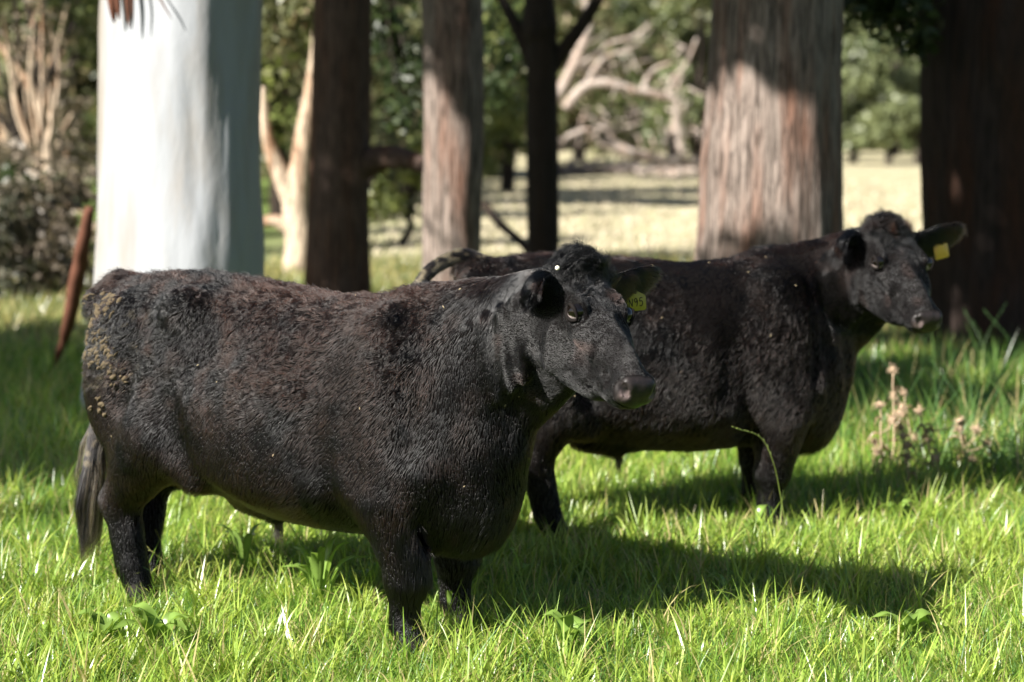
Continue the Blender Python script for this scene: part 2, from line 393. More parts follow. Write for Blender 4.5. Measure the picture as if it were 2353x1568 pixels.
shade_tree('unseen tree left of the picture, crown shaped to shade the trunks', (-7.6, 11.5), 8.0, .26, SHADE_A, 61)
shade_tree('unseen tree left of the picture, crown shaped to shade the grass', (-14, -.5), 8.0, .32, SHADE_B, 62)
shade_tree('unseen tree far left, crown shaped to shade a strip of dry grass', (-16, 36), 11, .35, SHADE_C, 63)

# --- leafy sprays hanging between the trunks, out-of-sun shade put into their colour
def spray(name, label, stem, blobs, cols, size=.10, mat=None):
    root = empty(name, tuple(stem[0])); o = np.array(root.location); tag(root, label, 'branch', 'leafy branches hanging between the trunks')
    mb = MB(); P = spline([np.array(q) for q in stem], 16); V, Fs = tube_np(P, np.linspace(.05, .012, 16), 8); mb.add(V, Fs)
    limbs(mb, P[6], [b[:3] for b in blobs[:6]], .018, rngT, 6)
    mb.build('branch', mat or M_BARK_D, root).location = -o
    mb = MB(); leaf_cloud(mb, blobs, rngT, size, .45, cols, .22); mb.build('leaves', M_LEAF, root, False).location = -o
def pb(px, py, y, r, n, rz=None):
    w = W(px, py, y); return (w.x, w.y, w.z, r, r, rz or r, n)
spray('hanging_branch', 'dark leafy branch hanging between the dark trunk and the slender trunk', [W(870, -260, 21), W(880, -60, 21), W(915, 90, 21), W(925, 230, 21)],
    [pb(880, 60, 21, .42, 260), pb(935, 150, 21, .40, 260), pb(920, 260, 20.6, .30, 170), pb(1150, 40, 21, .5, 260), pb(1160, 150, 21.5, .42, 220), pb(900, -60, 21, .6, 300), pb(1130, 210, 21, .25, 100)], DARK, .14)
spray('hanging_branch', 'dark leafy branch drooping at the top between the two broadest trunks', [W(1990, -220, 14), W(2010, -60, 14), W(2060, 40, 14), W(2110, 130, 14)],
    [pb(2000, 0, 14, .28, 200), pb(2070, 20, 14, .30, 220), pb(1960, -30, 14, .3, 200), pb(2110, 90, 14, .20, 110), pb(2040, -60, 14, .4, 260)], DARK, .12)

# --- trees of the wood behind: each its own trunk and crown
rngB = np.random.default_rng(5)
def wood_tree(label, px, y, h, r, cols, mat=M_BARK_D, n=5200, size=.34, low=.25, group='trees at the edge of the wood', rt=None, name='wood_tree', blobs=None, path=None):
    b = W(px, 400, y); root = empty(name, (b.x, y, 0)); o = np.array(root.location); tag(root, label, 'tree', group)
    base = np.array([b.x, y, -.1]); rt = rt or r*.09
    if blobs is None:
        blobs = []
        k = 9
        for q in range(k):
            a = rngB.random()*6.28; rr_ = r*(.25+.6*rngB.random()); zz = h*(low+(1-low)*((q+.5)/k))
            s_ = r*(.38+.28*rngB.random())*(1.1-.45*(zz/h))
            blobs.append((base[0]+rr_*math.cos(a), base[1]+rr_*math.sin(a)*.8, zz, s_, s_, s_*.75, n//k))
    mb = MB()
    trunk_mb(mb, path or [base, base+np.array([rngB.normal()*.1, 0, h*.3]), base+np.array([rngB.normal()*.3, 0, h*.6]), base+np.array([rngB.normal()*.4, 0, h*.85])], [rt*1.2, rt, rt*.7, rt*.3], .03, 20, 40, int(px) % 97)
    limbs(mb, base+np.array([0, 0, h*.35]), [q[:3] for q in blobs], rt*.4, rngB, 6)
    mb.build('trunk', mat, root).location = -o
    mb = MB(); leaf_cloud(mb, blobs, rngB, size, .5, cols, .2); mb.build('crown', M_LEAF, root, False).location = -o
    return root
# left, near: reddish dead shrubs, pale trunks, olive crowns
wood_tree('bushy olive tree at the far left edge with a pale trunk', 20, 33, 5.4, 2.0, OLIVE, M_PALE, 2600, .22, .45, rt=.10)
wood_tree('olive tree with a thin pale leaning trunk left of the white trunk', 95, 27, 5.0, 1.5, OLIVE, M_PALE, 1700, .20, .6, rt=.10)
wood_tree('dark slim trunked tree near the left edge', 42, 24, 4.6, 1.2, GREEN, M_BARK_D, 700, .18, .7, rt=.10)
wood_tree('reddish brown dry shrub left of the white trunk', 165, 29, 2.7, 1.1, PINK, M_PALE, 1500, .16, .1, rt=.05, name='dry_shrub')
wood_tree('greyish pink dry shrub at the far left', 20, 26, 2.0, 1.0, PINK, M_PALE, 1100, .15, .1, rt=.05, name='dry_shrub')
wood_tree('low brown dry shrub beside the leaning bark strip', 150, 20.5, 1.25, .62, PINK, M_PALE, 900, .12, .05, rt=.03, name='dry_shrub')
wood_tree('low greyish dry shrub at the lower left edge of the wood', 55, 21.5, 1.5, .8, PINK, M_PALE, 1100, .13, .05, rt=.03, name='dry_shrub')
wood_tree('thin bare pale stemmed tree between the dry shrubs', 98, 22.5, 3.6, .5, PINK, M_PALE, 220, .12, .7, rt=.09)
wood_tree('dark low bush beyond the left edge', -40, 20.5, 1.3, .7, DARK, M_BARK_D, 900, .12, .05, rt=.03, name='green_bush')
wood_tree('small dark tangled shrub at the back edge of the left grass', 60, 18.8, 1.15, .62, ((.05, .05, .03), (.13, .11, .08)), M_BARK_D, 1100, .11, .05, rt=.02, name='dry_shrub')
wood_tree('small brown tangled shrub just left of the leaning bark strip', 128, 18.4, .95, .5, ((.07, .055, .04), (.16, .13, .10)), M_BARK_D, 800, .10, .05, rt=.02, name='dry_shrub')
wood_tree('small dark shrub cut by the left edge behind the grass', -8, 18.3, 1.1, .6, ((.04, .045, .025), (.11, .10, .07)), M_BARK_D, 900, .11, .05, rt=.02, name='dry_shrub')
wood_tree('olive crowned tree just left of the white trunk', 170, 42, 6.4, 2.2, OLIVE, M_BARK_D, 3600, .26, .35)
# middle left
wood_tree('yellow green tree right beside the white trunk', 640, 34, 5.4, 1.7, YG, M_BARK_D, 3600, .22, .3)
wood_tree('low green bush under the curved side branch', 905, 27, 1.55, .62, YG, M_BARK_D, 1100, .12, .25, name='green_bush')
wood_tree('olive bush at the foot of the slender trunk', 955, 36, 1.6, 1.1, OLIVE, M_BARK_D, 1200, .16, .1, name='green_bush')
wood_tree('tall green tree seen between the dark trunk and the slender trunk', 905, 44, 6.2, 2.0, OLIVE, M_BARK_D, 3400, .24, .2)
wood_tree('yellow green tree right of the slender trunk', 1165, 50, 5.6, 1.8, YG, M_BARK_D, 3200, .24, .15)
wood_tree('dark green tree behind the slender trunk', 1060, 58, 6.5, 2.6, GREEN, M_BARK_D, 3600, .28, .1)
wood_tree('olive tree behind the white trunk', 430, 50, 6.5, 2.8, OLIVE, M_BARK_D, 3600, .28, .2)
wood_tree('olive tree behind the dark trunk', 770, 55, 6.5, 2.6, OLIVE, M_BARK_D, 3600, .28, .15)
wood_tree('broad olive tree beyond the left edge', -70, 52, 6.5, 2.8, OLIVE, M_BARK_D, 3600, .28, .15)
# right: pale green rounded trees beyond the dry field
RG = ((.10, .12, .055), (.19, .215, .10))
for px_, y_, h_, r_, lb, c_ in [
    (1330, 96, 9.0, 3.2, 'olive tree behind the bleached fallen branches', OLIVE), (1450, 112, 11.0, 4.0, 'tall dull green tree above the bleached branches', GREEN),
    (1545, 100, 10.0, 2.6, 'tall olive tree right of the bleached arch', OLIVE), (1605, 84, 9.0, 2.4, 'bright green tree against the left side of the broad trunk', RG),
    (1720, 105, 10.0, 4.0, 'green tree hidden behind the broad trunk', RG), (1850, 110, 10.0, 4.0, 'round green tree behind the right side of the broad trunk', RG),
    (1960, 92, 5.4, 1.9, 'pale green rounded tree right of the broad trunk', RG), (2040, 86, 3.9, 1.7, 'small round green tree between the two broadest trunks', RG), (2105, 90, 4.4, 1.5, 'pale green rounded tree against the reddish trunk', RG),
    (2050, 118, 11.0, 4.5, 'dark green tree rising above the small round trees', GREEN), (2210, 105, 10.0, 4.5, 'green tree behind the reddish trunk', GREEN), (2420, 100, 10.0, 4.5, 'green tree beyond the right edge', GREEN),
    (1230, 88, 8.6, 3.0, 'green tree behind the thin forked trunk', OLIVE)]:
    wood_tree(lb, px_, y_, h_, r_, c_, M_BARK_D, 4200, .46, .10 if h_ > 6 else .3)
# pale forked tree between the white trunk and the dark one
root = empty('pale_forked_tree', tuple(W(690, 660, 21.5))); root.location.z = 0; o = np.array(root.location)
tag(root, 'pale orange forked tree between the white trunk and the dark trunk', 'tree')
mb = MB()
for pts, rr_ in (([(688, 740), (684, 640), (690, 560), (682, 470), (692, 380), (706, 280), (722, 170), (735, 40), (745, -150)], [.22, .20, .19, .17, .13, .12, .09, .07, .05]),
                 ([(684, 480), (655, 420), (628, 360), (612, 300), (604, 200)], [.15, .12, .09, .07, .04]), ([(660, 520), (630, 508), (600, 512)], [.09, .07, .06])):
    trunk_mb(mb, [W(a, b, 21.5) for a, b in pts], rr_, .05, 24, 70, 7)
mb.build('trunk', M_PALE, root).location = -o
mb = MB(); leaf_cloud(mb, [pb(640, 60, 22, .6, 500), pb(690, 0, 22, .7, 500), pb(760, -80, 22, .8, 500), pb(600, 20, 22, .5, 300)], rngB, .16, .4, OLIVE, .2); mb.build('crown', M_LEAF, root, False).location = -o
# bleached fallen tree
root = empty('fallen_dead_tree', tuple(W(1450, 380, 62))); root.location.z = 0; o = np.array(root.location)
tag(root, 'bleached dead tree fallen on the dry grass, pale branches arching up', 'tree')
def dead(nm, pts, r0, r1, y=62):
    mb = MB(); P = spline([W(*(q if len(q) == 3 else (*q, y))) for q in pts], 30); V, Fs = tube_np(P, np.linspace(r0, r1, 30), 10); V = V+noise(V, 2.5, 3)[:, None]*.04; mb.add(V, Fs)
    mb.build(nm, M_DEAD, root).location = -o
dead('branch', [(1270, 236), (1290, 205), (1318, 150), (1344, 88), (1352, 38), (1340, -20)], .22, .12)
dead('branch', [(1300, 250), (1316, 228), (1345, 200), (1385, 192), (1440, 203), (1500, 216), (1556, 228)], .20, .14)
dead('branch', [(1352, 190), (1366, 160), (1384, 138), (1412, 124), (1450, 118)], .12, .06)
dead('branch', [(1330, 150), (1365, 128), (1400, 100), (1450, 88), (1490, 60)], .10, .05)
dead('branch', [(1478, 208), (1490, 175), (1512, 156), (1545, 143)], .11, .05)
dead('branch', [(1556, 230), (1553, 290), (1562, 330), (1570, 362)], .13, .16)
dead('branch', [(1535, 232), (1540, 190), (1575, 150), (1600, 90)], .08, .05)
dead('branch', [(1521, 355), (1526, 320), (1545, 296), (1560, 270)], .04, .05)
dead('log', [(1380, 322), (1420, 340), (1475, 357), (1535, 370), (1605, 374)], .22, .16, 63)
dead('branch', [(1285, 350), (1300, 318), (1340, 300), (1385, 296), (1415, 320)], .10, .06)
mb = MB()
for q in range(60):
    a = W(1290+300*rngB.random(), 90+250*rngB.random(), 61.5+rngB.random()*2); d_ = rngB.normal(size=3)*np.array([1, .4, .7]); d_ /= np.linalg.norm(d_)
    a = np.array(a); L_ = .5+1.0*rngB.random(); P = spline([a, a+d_*L_*.5+rngB.normal(size=3)*.1, a+d_*L_], 8); V, Fs = tube_np(P, np.linspace(.045, .015, 8), 6); mb.add(V, Fs)
tw = mb.build('dead_twigs', M_DEAD, root); tw.location = -o; tw['kind'] = 'stuff'
# brushwood and stones lying round the log
mb = MB()
for q in range(420):
    px_ = 1275+340*rngB.random(); a = np.array(W(px_, 352, 66+6*rngB.random())); a[2] = .05+.25*rngB.random(); d_ = rngB.normal(size=3)*np.array([1, .6, .35]); d_ /= np.linalg.norm(d_)
    L_ = .25+.7*rngB.random(); P = np.array([a, a+d_*L_*.5, a+d_*L_]); P[:, 2] = np.maximum(P[:, 2], .02); V, Fs = tube_np(P, [.05, .05, .02], 6); mb.add(V, Fs)
tag(mb.build('brushwood', M_DEAD), kind='stuff')
# far wood closing the view
mb = MB(); bl = []
for q in range(150):
    x_ = -62+124*q/149+rngB.normal()*1.0; y_ = 138+rngB.random()*16
    for zz in (1.5, 5.5, 10, 15): bl.append((x_, y_, zz+rngB.normal()*.8, 3.0, 2.4, 2.9, 190))
for q in range(36):   # left side, nearer
    x_ = -26+25*q/35+rngB.normal()*.5; y_ = 62+rngB.random()*8
    for zz in (1.2, 4, 7.2): bl.append((x_, y_, zz+rngB.normal()*.5, 1.5, 1.4, 1.9, 230))
leaf_cloud(mb, bl, rngB, .75, .55, ((.045, .062, .022), (.13, .15, .055), (.17, .14, .08)), .10)
tag(mb.build('far_wood', M_LEAF, None, False), kind='stuff')
# ------------------------------------------------------------------ cattle
class Field:
    """signed-distance field on a grid; smooth unions of rounded solids; surfaced as ONE mesh"""
    def __init__(s, lo, hi, h):
        s.lo = np.array(lo, float); s.h = h
        s.n = np.ceil((np.array(hi)-s.lo)/h).astype(int)+1
        s.F = np.full(s.n, 1.0, np.float32)
    def box(s, lo, hi):
        a = np.clip(((np.array(lo)-s.lo)/s.h).astype(int)-1, 0, s.n-1); b = np.clip(((np.array(hi)-s.lo)/s.h).astype(int)+3, 1, s.n)
        sl = tuple(slice(int(x), int(y)) for x, y in zip(a, b))
        ax = [(s.lo[k]+np.arange(a[k], b[k])*s.h).astype(np.float32) for k in range(3)]
        X, Y, Z = ax[0][:, None, None], ax[1][None, :, None], ax[2][None, None, :]
        return sl, X, Y, Z
    def union(s, sl, d, k):
        A = s.F[sl]
        if k > 0:
            h = np.clip(.5+.5*(A-d)/k, 0, 1); s.F[sl] = A*(1-h)+d*h-k*h*(1-h)
        else: s.F[sl] = np.minimum(A, d)
    def carve(s, sl, d, k):
        A = s.F[sl]; h = np.clip(.5-.5*(A+d)/k, 0, 1); s.F[sl] = A*(1-h)-d*h+k*h*(1-h)
    def ell(s, c, r, R=None, k=.03, cut=False):
        c = np.array(c, float); r = np.array(r, float)
        m = r.max() + k + .02
        if R is None: ext = r+k+.02
        else:
            R = np.asarray(R); ext = np.sqrt(((R*r[None])**2).sum(1))+k+.02
        sl, X, Y, Z = s.box(c-ext, c+ext)
        x, y, z = X-c[0], Y-c[1], Z-c[2]
        if R is not None:
            x, y, z = (R[0,0]*x+R[1,0]*y+R[2,0]*z, R[0,1]*x+R[1,1]*y+R[2,1]*z, R[0,2]*x+R[1,2]*y+R[2,2]*z)
        q = np.sqrt((x/r[0])**2+(y/r[1])**2+(z/r[2])**2)
        g = np.sqrt((x/r[0]**2)**2+(y/r[1]**2)**2+(z/r[2]**2)**2)+1e-6
        d = q*(q-1)/g
        d = np.clip(d, -1, 1)
        (s.carve if cut else s.union)(sl, d.astype(np.float32), k)
    def cone(s, a, b, ra, rb, k=.03, cut=False):
        a = np.array(a, float); b = np.array(b, float); m = max(ra, rb)+k+.02
        sl, X, Y, Z = s.box(np.minimum(a, b)-m, np.maximum(a, b)+m)
        ab = b-a; L = (ab**2).sum()
        t = np.clip(((X-a[0])*ab[0]+(Y-a[1])*ab[1]+(Z-a[2])*ab[2])/L, 0, 1)
        d = np.sqrt((X-a[0]-t*ab[0])**2+(Y-a[1]-t*ab[1])**2+(Z-a[2]-t*ab[2])**2)-(ra+(rb-ra)*t)
        (s.carve if cut else s.union)(sl, d.astype(np.float32), k)
    def chain(s, pts, rs, k=.02, cut=False):
        for i in range(len(pts)-1): s.cone(pts[i], pts[i+1], rs[i], rs[i+1], k, cut)
    def loft(s, st, O, A, k=.03, pt=2.3, pb=2.3, mid=.5, trunk=False):
        """body lofted along axis A[:,0]; st rows: s, top, bottom, halfwidth; O origin; columns of A: along, side, up"""
        st = np.array(st, float); O = np.array(O, float); A = np.asarray(A, float)
        u = np.linspace(st[0,0], st[-1,0], 400)
        T, Bt, Wd = [np.interp(u, st[:,0], st[:,j]) for j in (1, 2, 3)]
        w = max(3, int(400*.05)); ker = np.hanning(w+2)[1:-1]; ker /= ker.sum()
        def sm(a): return np.convolve(np.pad(a, w, 'edge'), ker, 'same')[w:-w]
        T, Bt, Wd = sm(T), sm(Bt), sm(Wd)
        # bounds
        cs = []
        for uu in (st[0,0]-.03, st[-1,0]+.03):
            for vv in (st[:,1].max()+k, st[:,2].min()-k):
                for ww in (st[:,3].max()+k, -st[:,3].max()-k): cs.append(O+A@np.array([uu, ww, vv]))
        cs = np.array(cs); sl, X, Y, Z = s.box(cs.min(0)-.02, cs.max(0)+.02)
        x, y, z = X-O[0], Y-O[1], Z-O[2]
        a = A[0,0]*x+A[1,0]*y+A[2,0]*z; b = A[0,1]*x+A[1,1]*y+A[2,1]*z; c = A[0,2]*x+A[1,2]*y+A[2,2]*z
        a, b, c = np.broadcast_arrays(a, b, c)
        ti = np.interp(a, u, T); bi = np.interp(a, u, Bt); wi = np.interp(a, u, Wd)
        zc = bi+mid*(ti-bi); ht = np.maximum(ti-zc, 1e-3); hb = np.maximum(zc-bi, 1e-3); wi = np.maximum(wi, 1e-3)
        hh = np.where(c > zc, ht, hb); p = np.where(c > zc, pt, pb)
        q = (np.abs(b/wi)**p+np.abs((c-zc)/hh)**p)**(1/p)
        d = (q-1)*np.minimum(wi, hh)
        over = np.maximum(st[0,0]-a, a-st[-1,0])
        d = np.where(over > 0, np.maximum(d, 0)+over, d)
        s.union(sl, np.clip(d, -1, 1).astype(np.float32), k)
    def surface(s):
        F = s.F; n = F.shape
        In = F < 0
        cnt = np.zeros((n[0]-1, n[1]-1, n[2]-1), np.int8)
        for a in (0, 1):
            for b in (0, 1):
                for c in (0, 1): cnt += In[a:n[0]-1+a, b:n[1]-1+b, c:n[2]-1+c]
        act = (cnt > 0) & (cnt < 8); ii = np.argwhere(act)
        idx = np.full(act.shape, -1, np.int32); idx[act] = np.arange(len(ii))
        acc = np.zeros((len(ii), 3)); num = np.zeros(len(ii))
        cor = [(a, b, c) for a in (0, 1) for b in (0, 1) for c in (0, 1)]
        val = {c: F[ii[:,0]+c[0], ii[:,1]+c[1], ii[:,2]+c[2]].astype(float) for c in cor}
        for c0 in cor:
            for ax in range(3):
                if c0[ax]: continue
                c1 = list(c0); c1[ax] = 1; c1 = tuple(c1)
                f0, f1 = val[c0], val[c1]; m = (f0 < 0) != (f1 < 0)
                t = np.where(m, f0/np.where(m, f0-f1, 1), 0)
                p = np.array(c0, float)[None]+t[:, None]*np.eye(3)[ax][None]
                acc[m] += p[m]; num[m] += 1
        V = s.lo + s.h*(ii + acc/num[:, None])
        faces = []
        for ax in range(3):
            o = [k for k in range(3) if k != ax]
            sl0 = [slice(1, n[k]-1) for k in range(3)]; sl0[ax] = slice(0, n[ax]-1)
            sl1 = list(sl0); sl1[ax] = slice(1, n[ax])
            A, B = In[tuple(sl0)], In[tuple(sl1)]
            for m, flip in ((A & ~B, False), (~A & B, True)):
                e = np.argwhere(m)
                e[:, o[0]] += 1; e[:, o[1]] += 1
                q = []
                for da, db in ((1, 1), (0, 1), (0, 0), (1, 0)):
                    c = e.copy(); c[:, o[0]] -= da; c[:, o[1]] -= db
                    q.append(idx[c[:,0], c[:,1], c[:,2]])
                q = np.stack(q, -1)
                if ax == 1: flip = not flip
                if flip: q = q[:, ::-1]
                faces.append(q)
        return V, np.vstack(faces)

def ear_mesh(root, d, up, fwd, L=.2, Wd=.072, cupf=1.0):
    """cupped leaf-shaped ear: d along, fwd the way the opening faces; returns V, F"""
    nu, nv = 22, 17
    d, up, fwd = [np.array(x, float)/np.linalg.norm(x) for x in (d, up, fwd)]
    up = up - d*np.dot(up, d); up /= np.linalg.norm(up)
    f = np.cross(up, d); f = f if np.dot(f, fwd) > 0 else -f
    us = np.linspace(0, 1, nu)
    prof = np.interp(us, [0, .12, .3, .5, .7, .85, .95, 1], [.48, .60, .88, 1, .95, .72, .42, .06])
    cup = np.interp(us, [0, .2, .5, .8, 1], [.95, .75, .5, .32, .2])*cupf
    shells = []
    for off in (0., -.007):
        g = []
        for i, u in enumerate(us):
            w = Wd*prof[i]
            for v in np.linspace(-1, 1, nv):
                ang = v*math.pi*.5*(.55+.45*cup[i])
                yy = w*math.sin(ang)/math.sin(math.pi*.5*(.55+.45*cup[i])); dd = -w*cup[i]*1.5*math.cos(ang)
                sag = -.018*math.sin(u*math.pi)+.02*u*u
                p = root + d*(u*L) + up*(yy+sag) + f*(dd + w*cup[i]*.6 + off*(1 if abs(v) < .99 and u < .98 else .3))
                g.append(p)
        shells.append(np.array(g))
    V = np.vstack(shells); m = nu*nv
    i = np.arange(nu-1)[:, None]*nv; j = np.arange(nv-1)[None]
    q = np.stack([i+j, i+j+1, i+nv+j+1, i+nv+j], -1).reshape(-1, 4)
    F = [q, q[:, ::-1]+m]
    bd = list(range(0, nv)) + [k*nv+nv-1 for k in range(1, nu)] + [(nu-1)*nv+k for k in range(nv-2, -1, -1)] + [k*nv for k in range(nu-2, 0, -1)]
    b = np.array(bd); b2 = np.roll(b, -1)
    F.append(np.stack([b, b+m, b2+m, b2], -1))
    F = np.vstack(F)
    t_ = V[q[:, 2]]-V[q[:, 0]]; w_ = V[q[:, 3]]-V[q[:, 1]]
    if (np.cross(t_, w_)@f).sum() < 0: F = F[:, ::-1]   # inner shell faces the opening
    return V, F

def hair_curves(name, P, radius, mat, parent, cols=None, tip=.12):
    """P (n, k, 3) strands -> one Curves object"""
    n, k, _ = P.shape
    hc = bpy.data.hair_curves.new(name); hc.add_curves([k]*n)
    hc.attributes['position'].data.foreach_set('vector', P.astype(np.float32).ravel())
    ra = hc.attributes.get('radius') or hc.attributes.new('radius', 'FLOAT', 'POINT')
    r = (np.asarray(radius).reshape(-1, 1)*np.ones((n, 1))*np.linspace(1, tip, k)[None]).astype(np.float32)
    ra.data.foreach_set('value', r.ravel())
    if cols is not None:
        a = hc.attributes.new('Col', 'FLOAT_COLOR', 'CURVE')
        c4 = np.ones((n, 4), np.float32); c4[:, :3] = cols; a.data.foreach_set('color', c4.ravel())
    hc.materials.append(mat)
    o = bpy.data.objects.new(name, hc); C.objects.link(o)
    if parent: o.parent = parent
    return o

def hair_mat(name, rough=.22, radial=.32, coat=0.0):
    nt = NT(name); h = nt.n('BsdfHairPrincipled'); h.parametrization = 'COLOR'
    try: h.model = 'CHIANG'
    except Exception: pass
    at = nt.n('Attribute'); at.attribute_name = 'Col'
    nt.put(h.inputs['Color'], at.outputs['Color'])
    rg = nt.ramp(at.outputs['Color'], [(.0, (.20,)*3), (.012, (.40,)*3)])
    if name == 'coat_hair': nt.put(h.inputs['Roughness'], rg); rough = .3
    for nm, v in (('Roughness', rough), ('Radial Roughness', radial), ('Random Roughness', .3), ('Coat', coat), ('IOR', 1.45), ('Offset', rad(2))):
        if nm in h.inputs and not h.inputs[nm].is_linked: h.inputs[nm].default_value = v
    return nt.done(h.outputs[0])
M_HAIR = hair_mat('coat_hair')
M_HAIR_LONG = hair_mat('long_hair', .3)
def skin_mat():
    nt = NT('cow_skin'); p = pos(nt)
    at = nt.n('Attribute'); at.attribute_name = 'Col'
    f = nt.noise(p, 260, 3); g = nt.noise(p, 90, 3)
    vo = nt.n('TexVoronoi'); nt.put(vo.inputs['Vector'], p); vo.inputs['Scale'].default_value = 190
    hgt = nt.mix(.5, f, vo.outputs['Distance'])
    rg = nt.ramp(at.outputs['Alpha'], [(0, (.9,)*3), (1, (.42,)*3)])
    sp_ = nt.ramp(at.outputs['Alpha'], [(0, (.06,)*3), (1, (.28,)*3)])
    c = nt.mix(nt.ramp(g, [(.35, (0,)*3), (.65, (1,)*3)]), at.outputs['Color'], nt.mix(1, at.outputs['Color'], (.7, .7, .7), 'MULTIPLY'))
    return nt.done(nt.pbsdf(c, rg, nt.bump(hgt, .35, .0015), sp_))
M_SKIN = skin_mat()
M_EYE = NT('cow_eye'); M_EYE = M_EYE.done(M_EYE.pbsdf((.004, .0028, .002), .10, None, .4, Coat_Weight=.6, Coat_Roughness=.08))
M_SCL = simple_mat('eye_white', (.30, .25, .24), .25, .6, .15, 120)
M_LID = simple_mat('eyelid_skin', (.008, .0065, .006), .8, .08, .3, 150)
M_TAG = simple_mat('tag_plastic', (.40, .34, .06), .42, .5, .08, 60)  # yellow dulled, shade of the face put into the colour
M_TAG2 = simple_mat('tag_plastic_orange', (.88, .52, .12), .42, .5, .08, 60)
M_INK = simple_mat('tag_ink', (.012, .012, .02), .5, .3, .1, 60)
M_BTN = simple_mat('tag_button', (.80, .74, .58), .4, .5, .08, 60)
M_MUD = simple_mat('dried_mud', (.085, .067, .042), .95, .1, .35, 160)
M_HOOF = simple_mat('hoof_horn', (.012, .010, .009), .75, .15, .3, 60)

def cow(name, origin, heading, seed, head_eye, hyaw, hpitch, legs, tail, ears, label, h=.0085, nhair=230000, roll=0, brown=.5, mud=True, lo_y=-.7, hi_x=1.5, hwf=1.0, rear=1.22):
    """heading: degrees the body turns toward the camera from image-right (negative: away)"""
    hd = rad(heading); root = empty(name, origin, -hd)
    tag(root, label, 'cow', 'black cattle standing in the pasture')
    Rw = np.array(Matrix.Rotation(-hd, 3, 'Z')); O = np.array(origin, float)
    def loc(p): return Rw.T@(np.array(p, float)-O)
    rng = np.random.default_rng(seed)
    fl = Field((-1.12, lo_y, -.03), (hi_x, .50, 1.52), h)
    # trunk of the body
    st = [(-.90,1.06,.82,.04),(-.89,1.12,.75,.12),(-.85,1.172,.68,.185),(-.77,1.20,.61,.225),(-.66,1.216,.545,.25),(-.5,1.222,.48,.278),(-.32,1.206,.42,.302),
          (-.12,1.187,.385,.322),(.08,1.172,.372,.325),(.28,1.18,.38,.302),(.43,1.212,.385,.275),(.56,1.215,.37,.242),(.66,1.195,.375,.21),(.74,1.14,.43,.165),
          (.80,1.05,.53,.12),(.84,.93,.68,.05),(.85,.85,.76,.02)]
    st = [((q[0] if q[0] > -.5 else -.5+(q[0]+.5)*rear),)+q[1:] for q in st]
    fl.loft(st, (0, 0, 0), np.eye(3), 0, 2.45, 2.25, .47)
    # hips, ribs, shoulders, brisket
    for sy in (-1, 1):
        fl.ell((-.44, sy*.215, 1.125), (.085, .055, .06), None, .08)          # hook bone
        fl.ell((-.5-.40*rear, sy*.10, 1.09), (.055, .055, .07), None, .07)            # pin bone
        fl.ell((-.02, sy*.235, .72), (.36, .10, .22), None, .10)              # barrel
        fl.ell((.43, sy*.19, .86), (.14, .10, .29), None, .09)                # shoulder
        fl.ell((.52, sy*.17, .66), (.13, .10, .15), None, .08)                # point of shoulder
    for sy, key in ((-1, 'R'), (1, 'L')):
        fx, fy, hx, hy = legs[key]
        # hind leg
        fl.ell((-.5-.22*rear, sy*.165, .82), (.20, .11, .30), None, .09)
        fl.ell((-.55, sy*.20, .66), (.13, .075, .16), None, .08)
        if sy > 0: fl.ell((-.50, .17, .60), (.15, .09, .19), None, .08)
        kx = -.60+(hx+.72)*.35 if sy < 0 else -.50
        fl.cone((kx+.03, sy*.185, .66), (hx-.05, sy*.165, .40), .145, .075, .07)
        fl.ell((hx-.065, sy*.172, .385), (.06, .045, .07), None, .04)
        fl.cone((hx-.05, sy*.165, .38), (hx+.0, hy, .15), .068, .055, .03)
        fl.cone((hx, hy, .15), (hx+.02, hy, .10), .05, .046, .02)
        fl.cone((hx+.02, hy, .10), (hx+.045, hy, .04), .046, .05, .02)
        # front leg
        fl.ell((.43, sy*.195, .60), (.125, .085, .16), None, .07)
        fl.cone((.455, sy*.185, .54), (fx+.01, fy, .30), .118, .075, .05)
        fl.ell((fx+.005, fy, .285), (.062, .056, .075), None, .04)
        fl.cone((fx, fy, .27), (fx-.005, fy, .13), .060, .049, .03)
        fl.cone((fx-.005, fy, .13), (fx+.01, fy, .09), .047, .044, .02)
        fl.cone((fx+.01, fy, .09), (fx+.04, fy, .035), .044, .05, .02)
    fl.ell((-.5-.38*rear, 0, 1.155), (.085, .06, .05), None, .06)
    fl.ell((.58, 0, .54), (.19, .135, .16), None, .09)
    fl.ell((.63, 0, .45), (.09, .075, .075), None, .07)
    fl.ell((-.27, 0, .43), (.15, .07, .06), None, .07)
    fl.cone((-.25, 0, .42), (-.215, 0, .375), .045, .026, .04)
    for sy in (-1, 1):  # flank fold
        fl.cone((-.52, sy*.235, .66), (-.40, sy*.215, .52), .05, .045, .09)
    for sy in (-1, 1):  # hollows: flank, behind the shoulder, before the thigh, base of the neck, beside the brisket
        fl.ell((-.27, sy*.365, 1.02), (.14, .07, .11), None, .09, cut=True)
        fl.cone((.235, sy*.385, 1.08), (.20, sy*.39, .66), .055, .050, .08, cut=True)
        fl.cone((-.50, sy*.345, .98), (-.40, sy*.345, .66), .035, .045, .07, cut=True)
        fl.cone((.66, sy*.29, 1.02), (.60, sy*.30, .74), .045, .04, .07, cut=True)
        fl.cone((.54, sy*.205, .56), (.53, sy*.16, .42), .03, .035, .04, cut=True)
        fl.cone((.255, sy*.375, .82), (.285, sy*.325, .52), .045, .05, .045, cut=True)
        fl.ell((.345, sy*.235, .60), (.06, .06, .07), None, .05)
        fl.ell((.545, sy*.20, .66), (.04, .03, .10), None, .04, cut=True)
        fl.cone((-.62, sy*.30, 1.0), (-.70, sy*.29, .78), .03, .03, .06, cut=True)
    # head frame
    ps, ph = rad(hyaw), rad(hpitch)
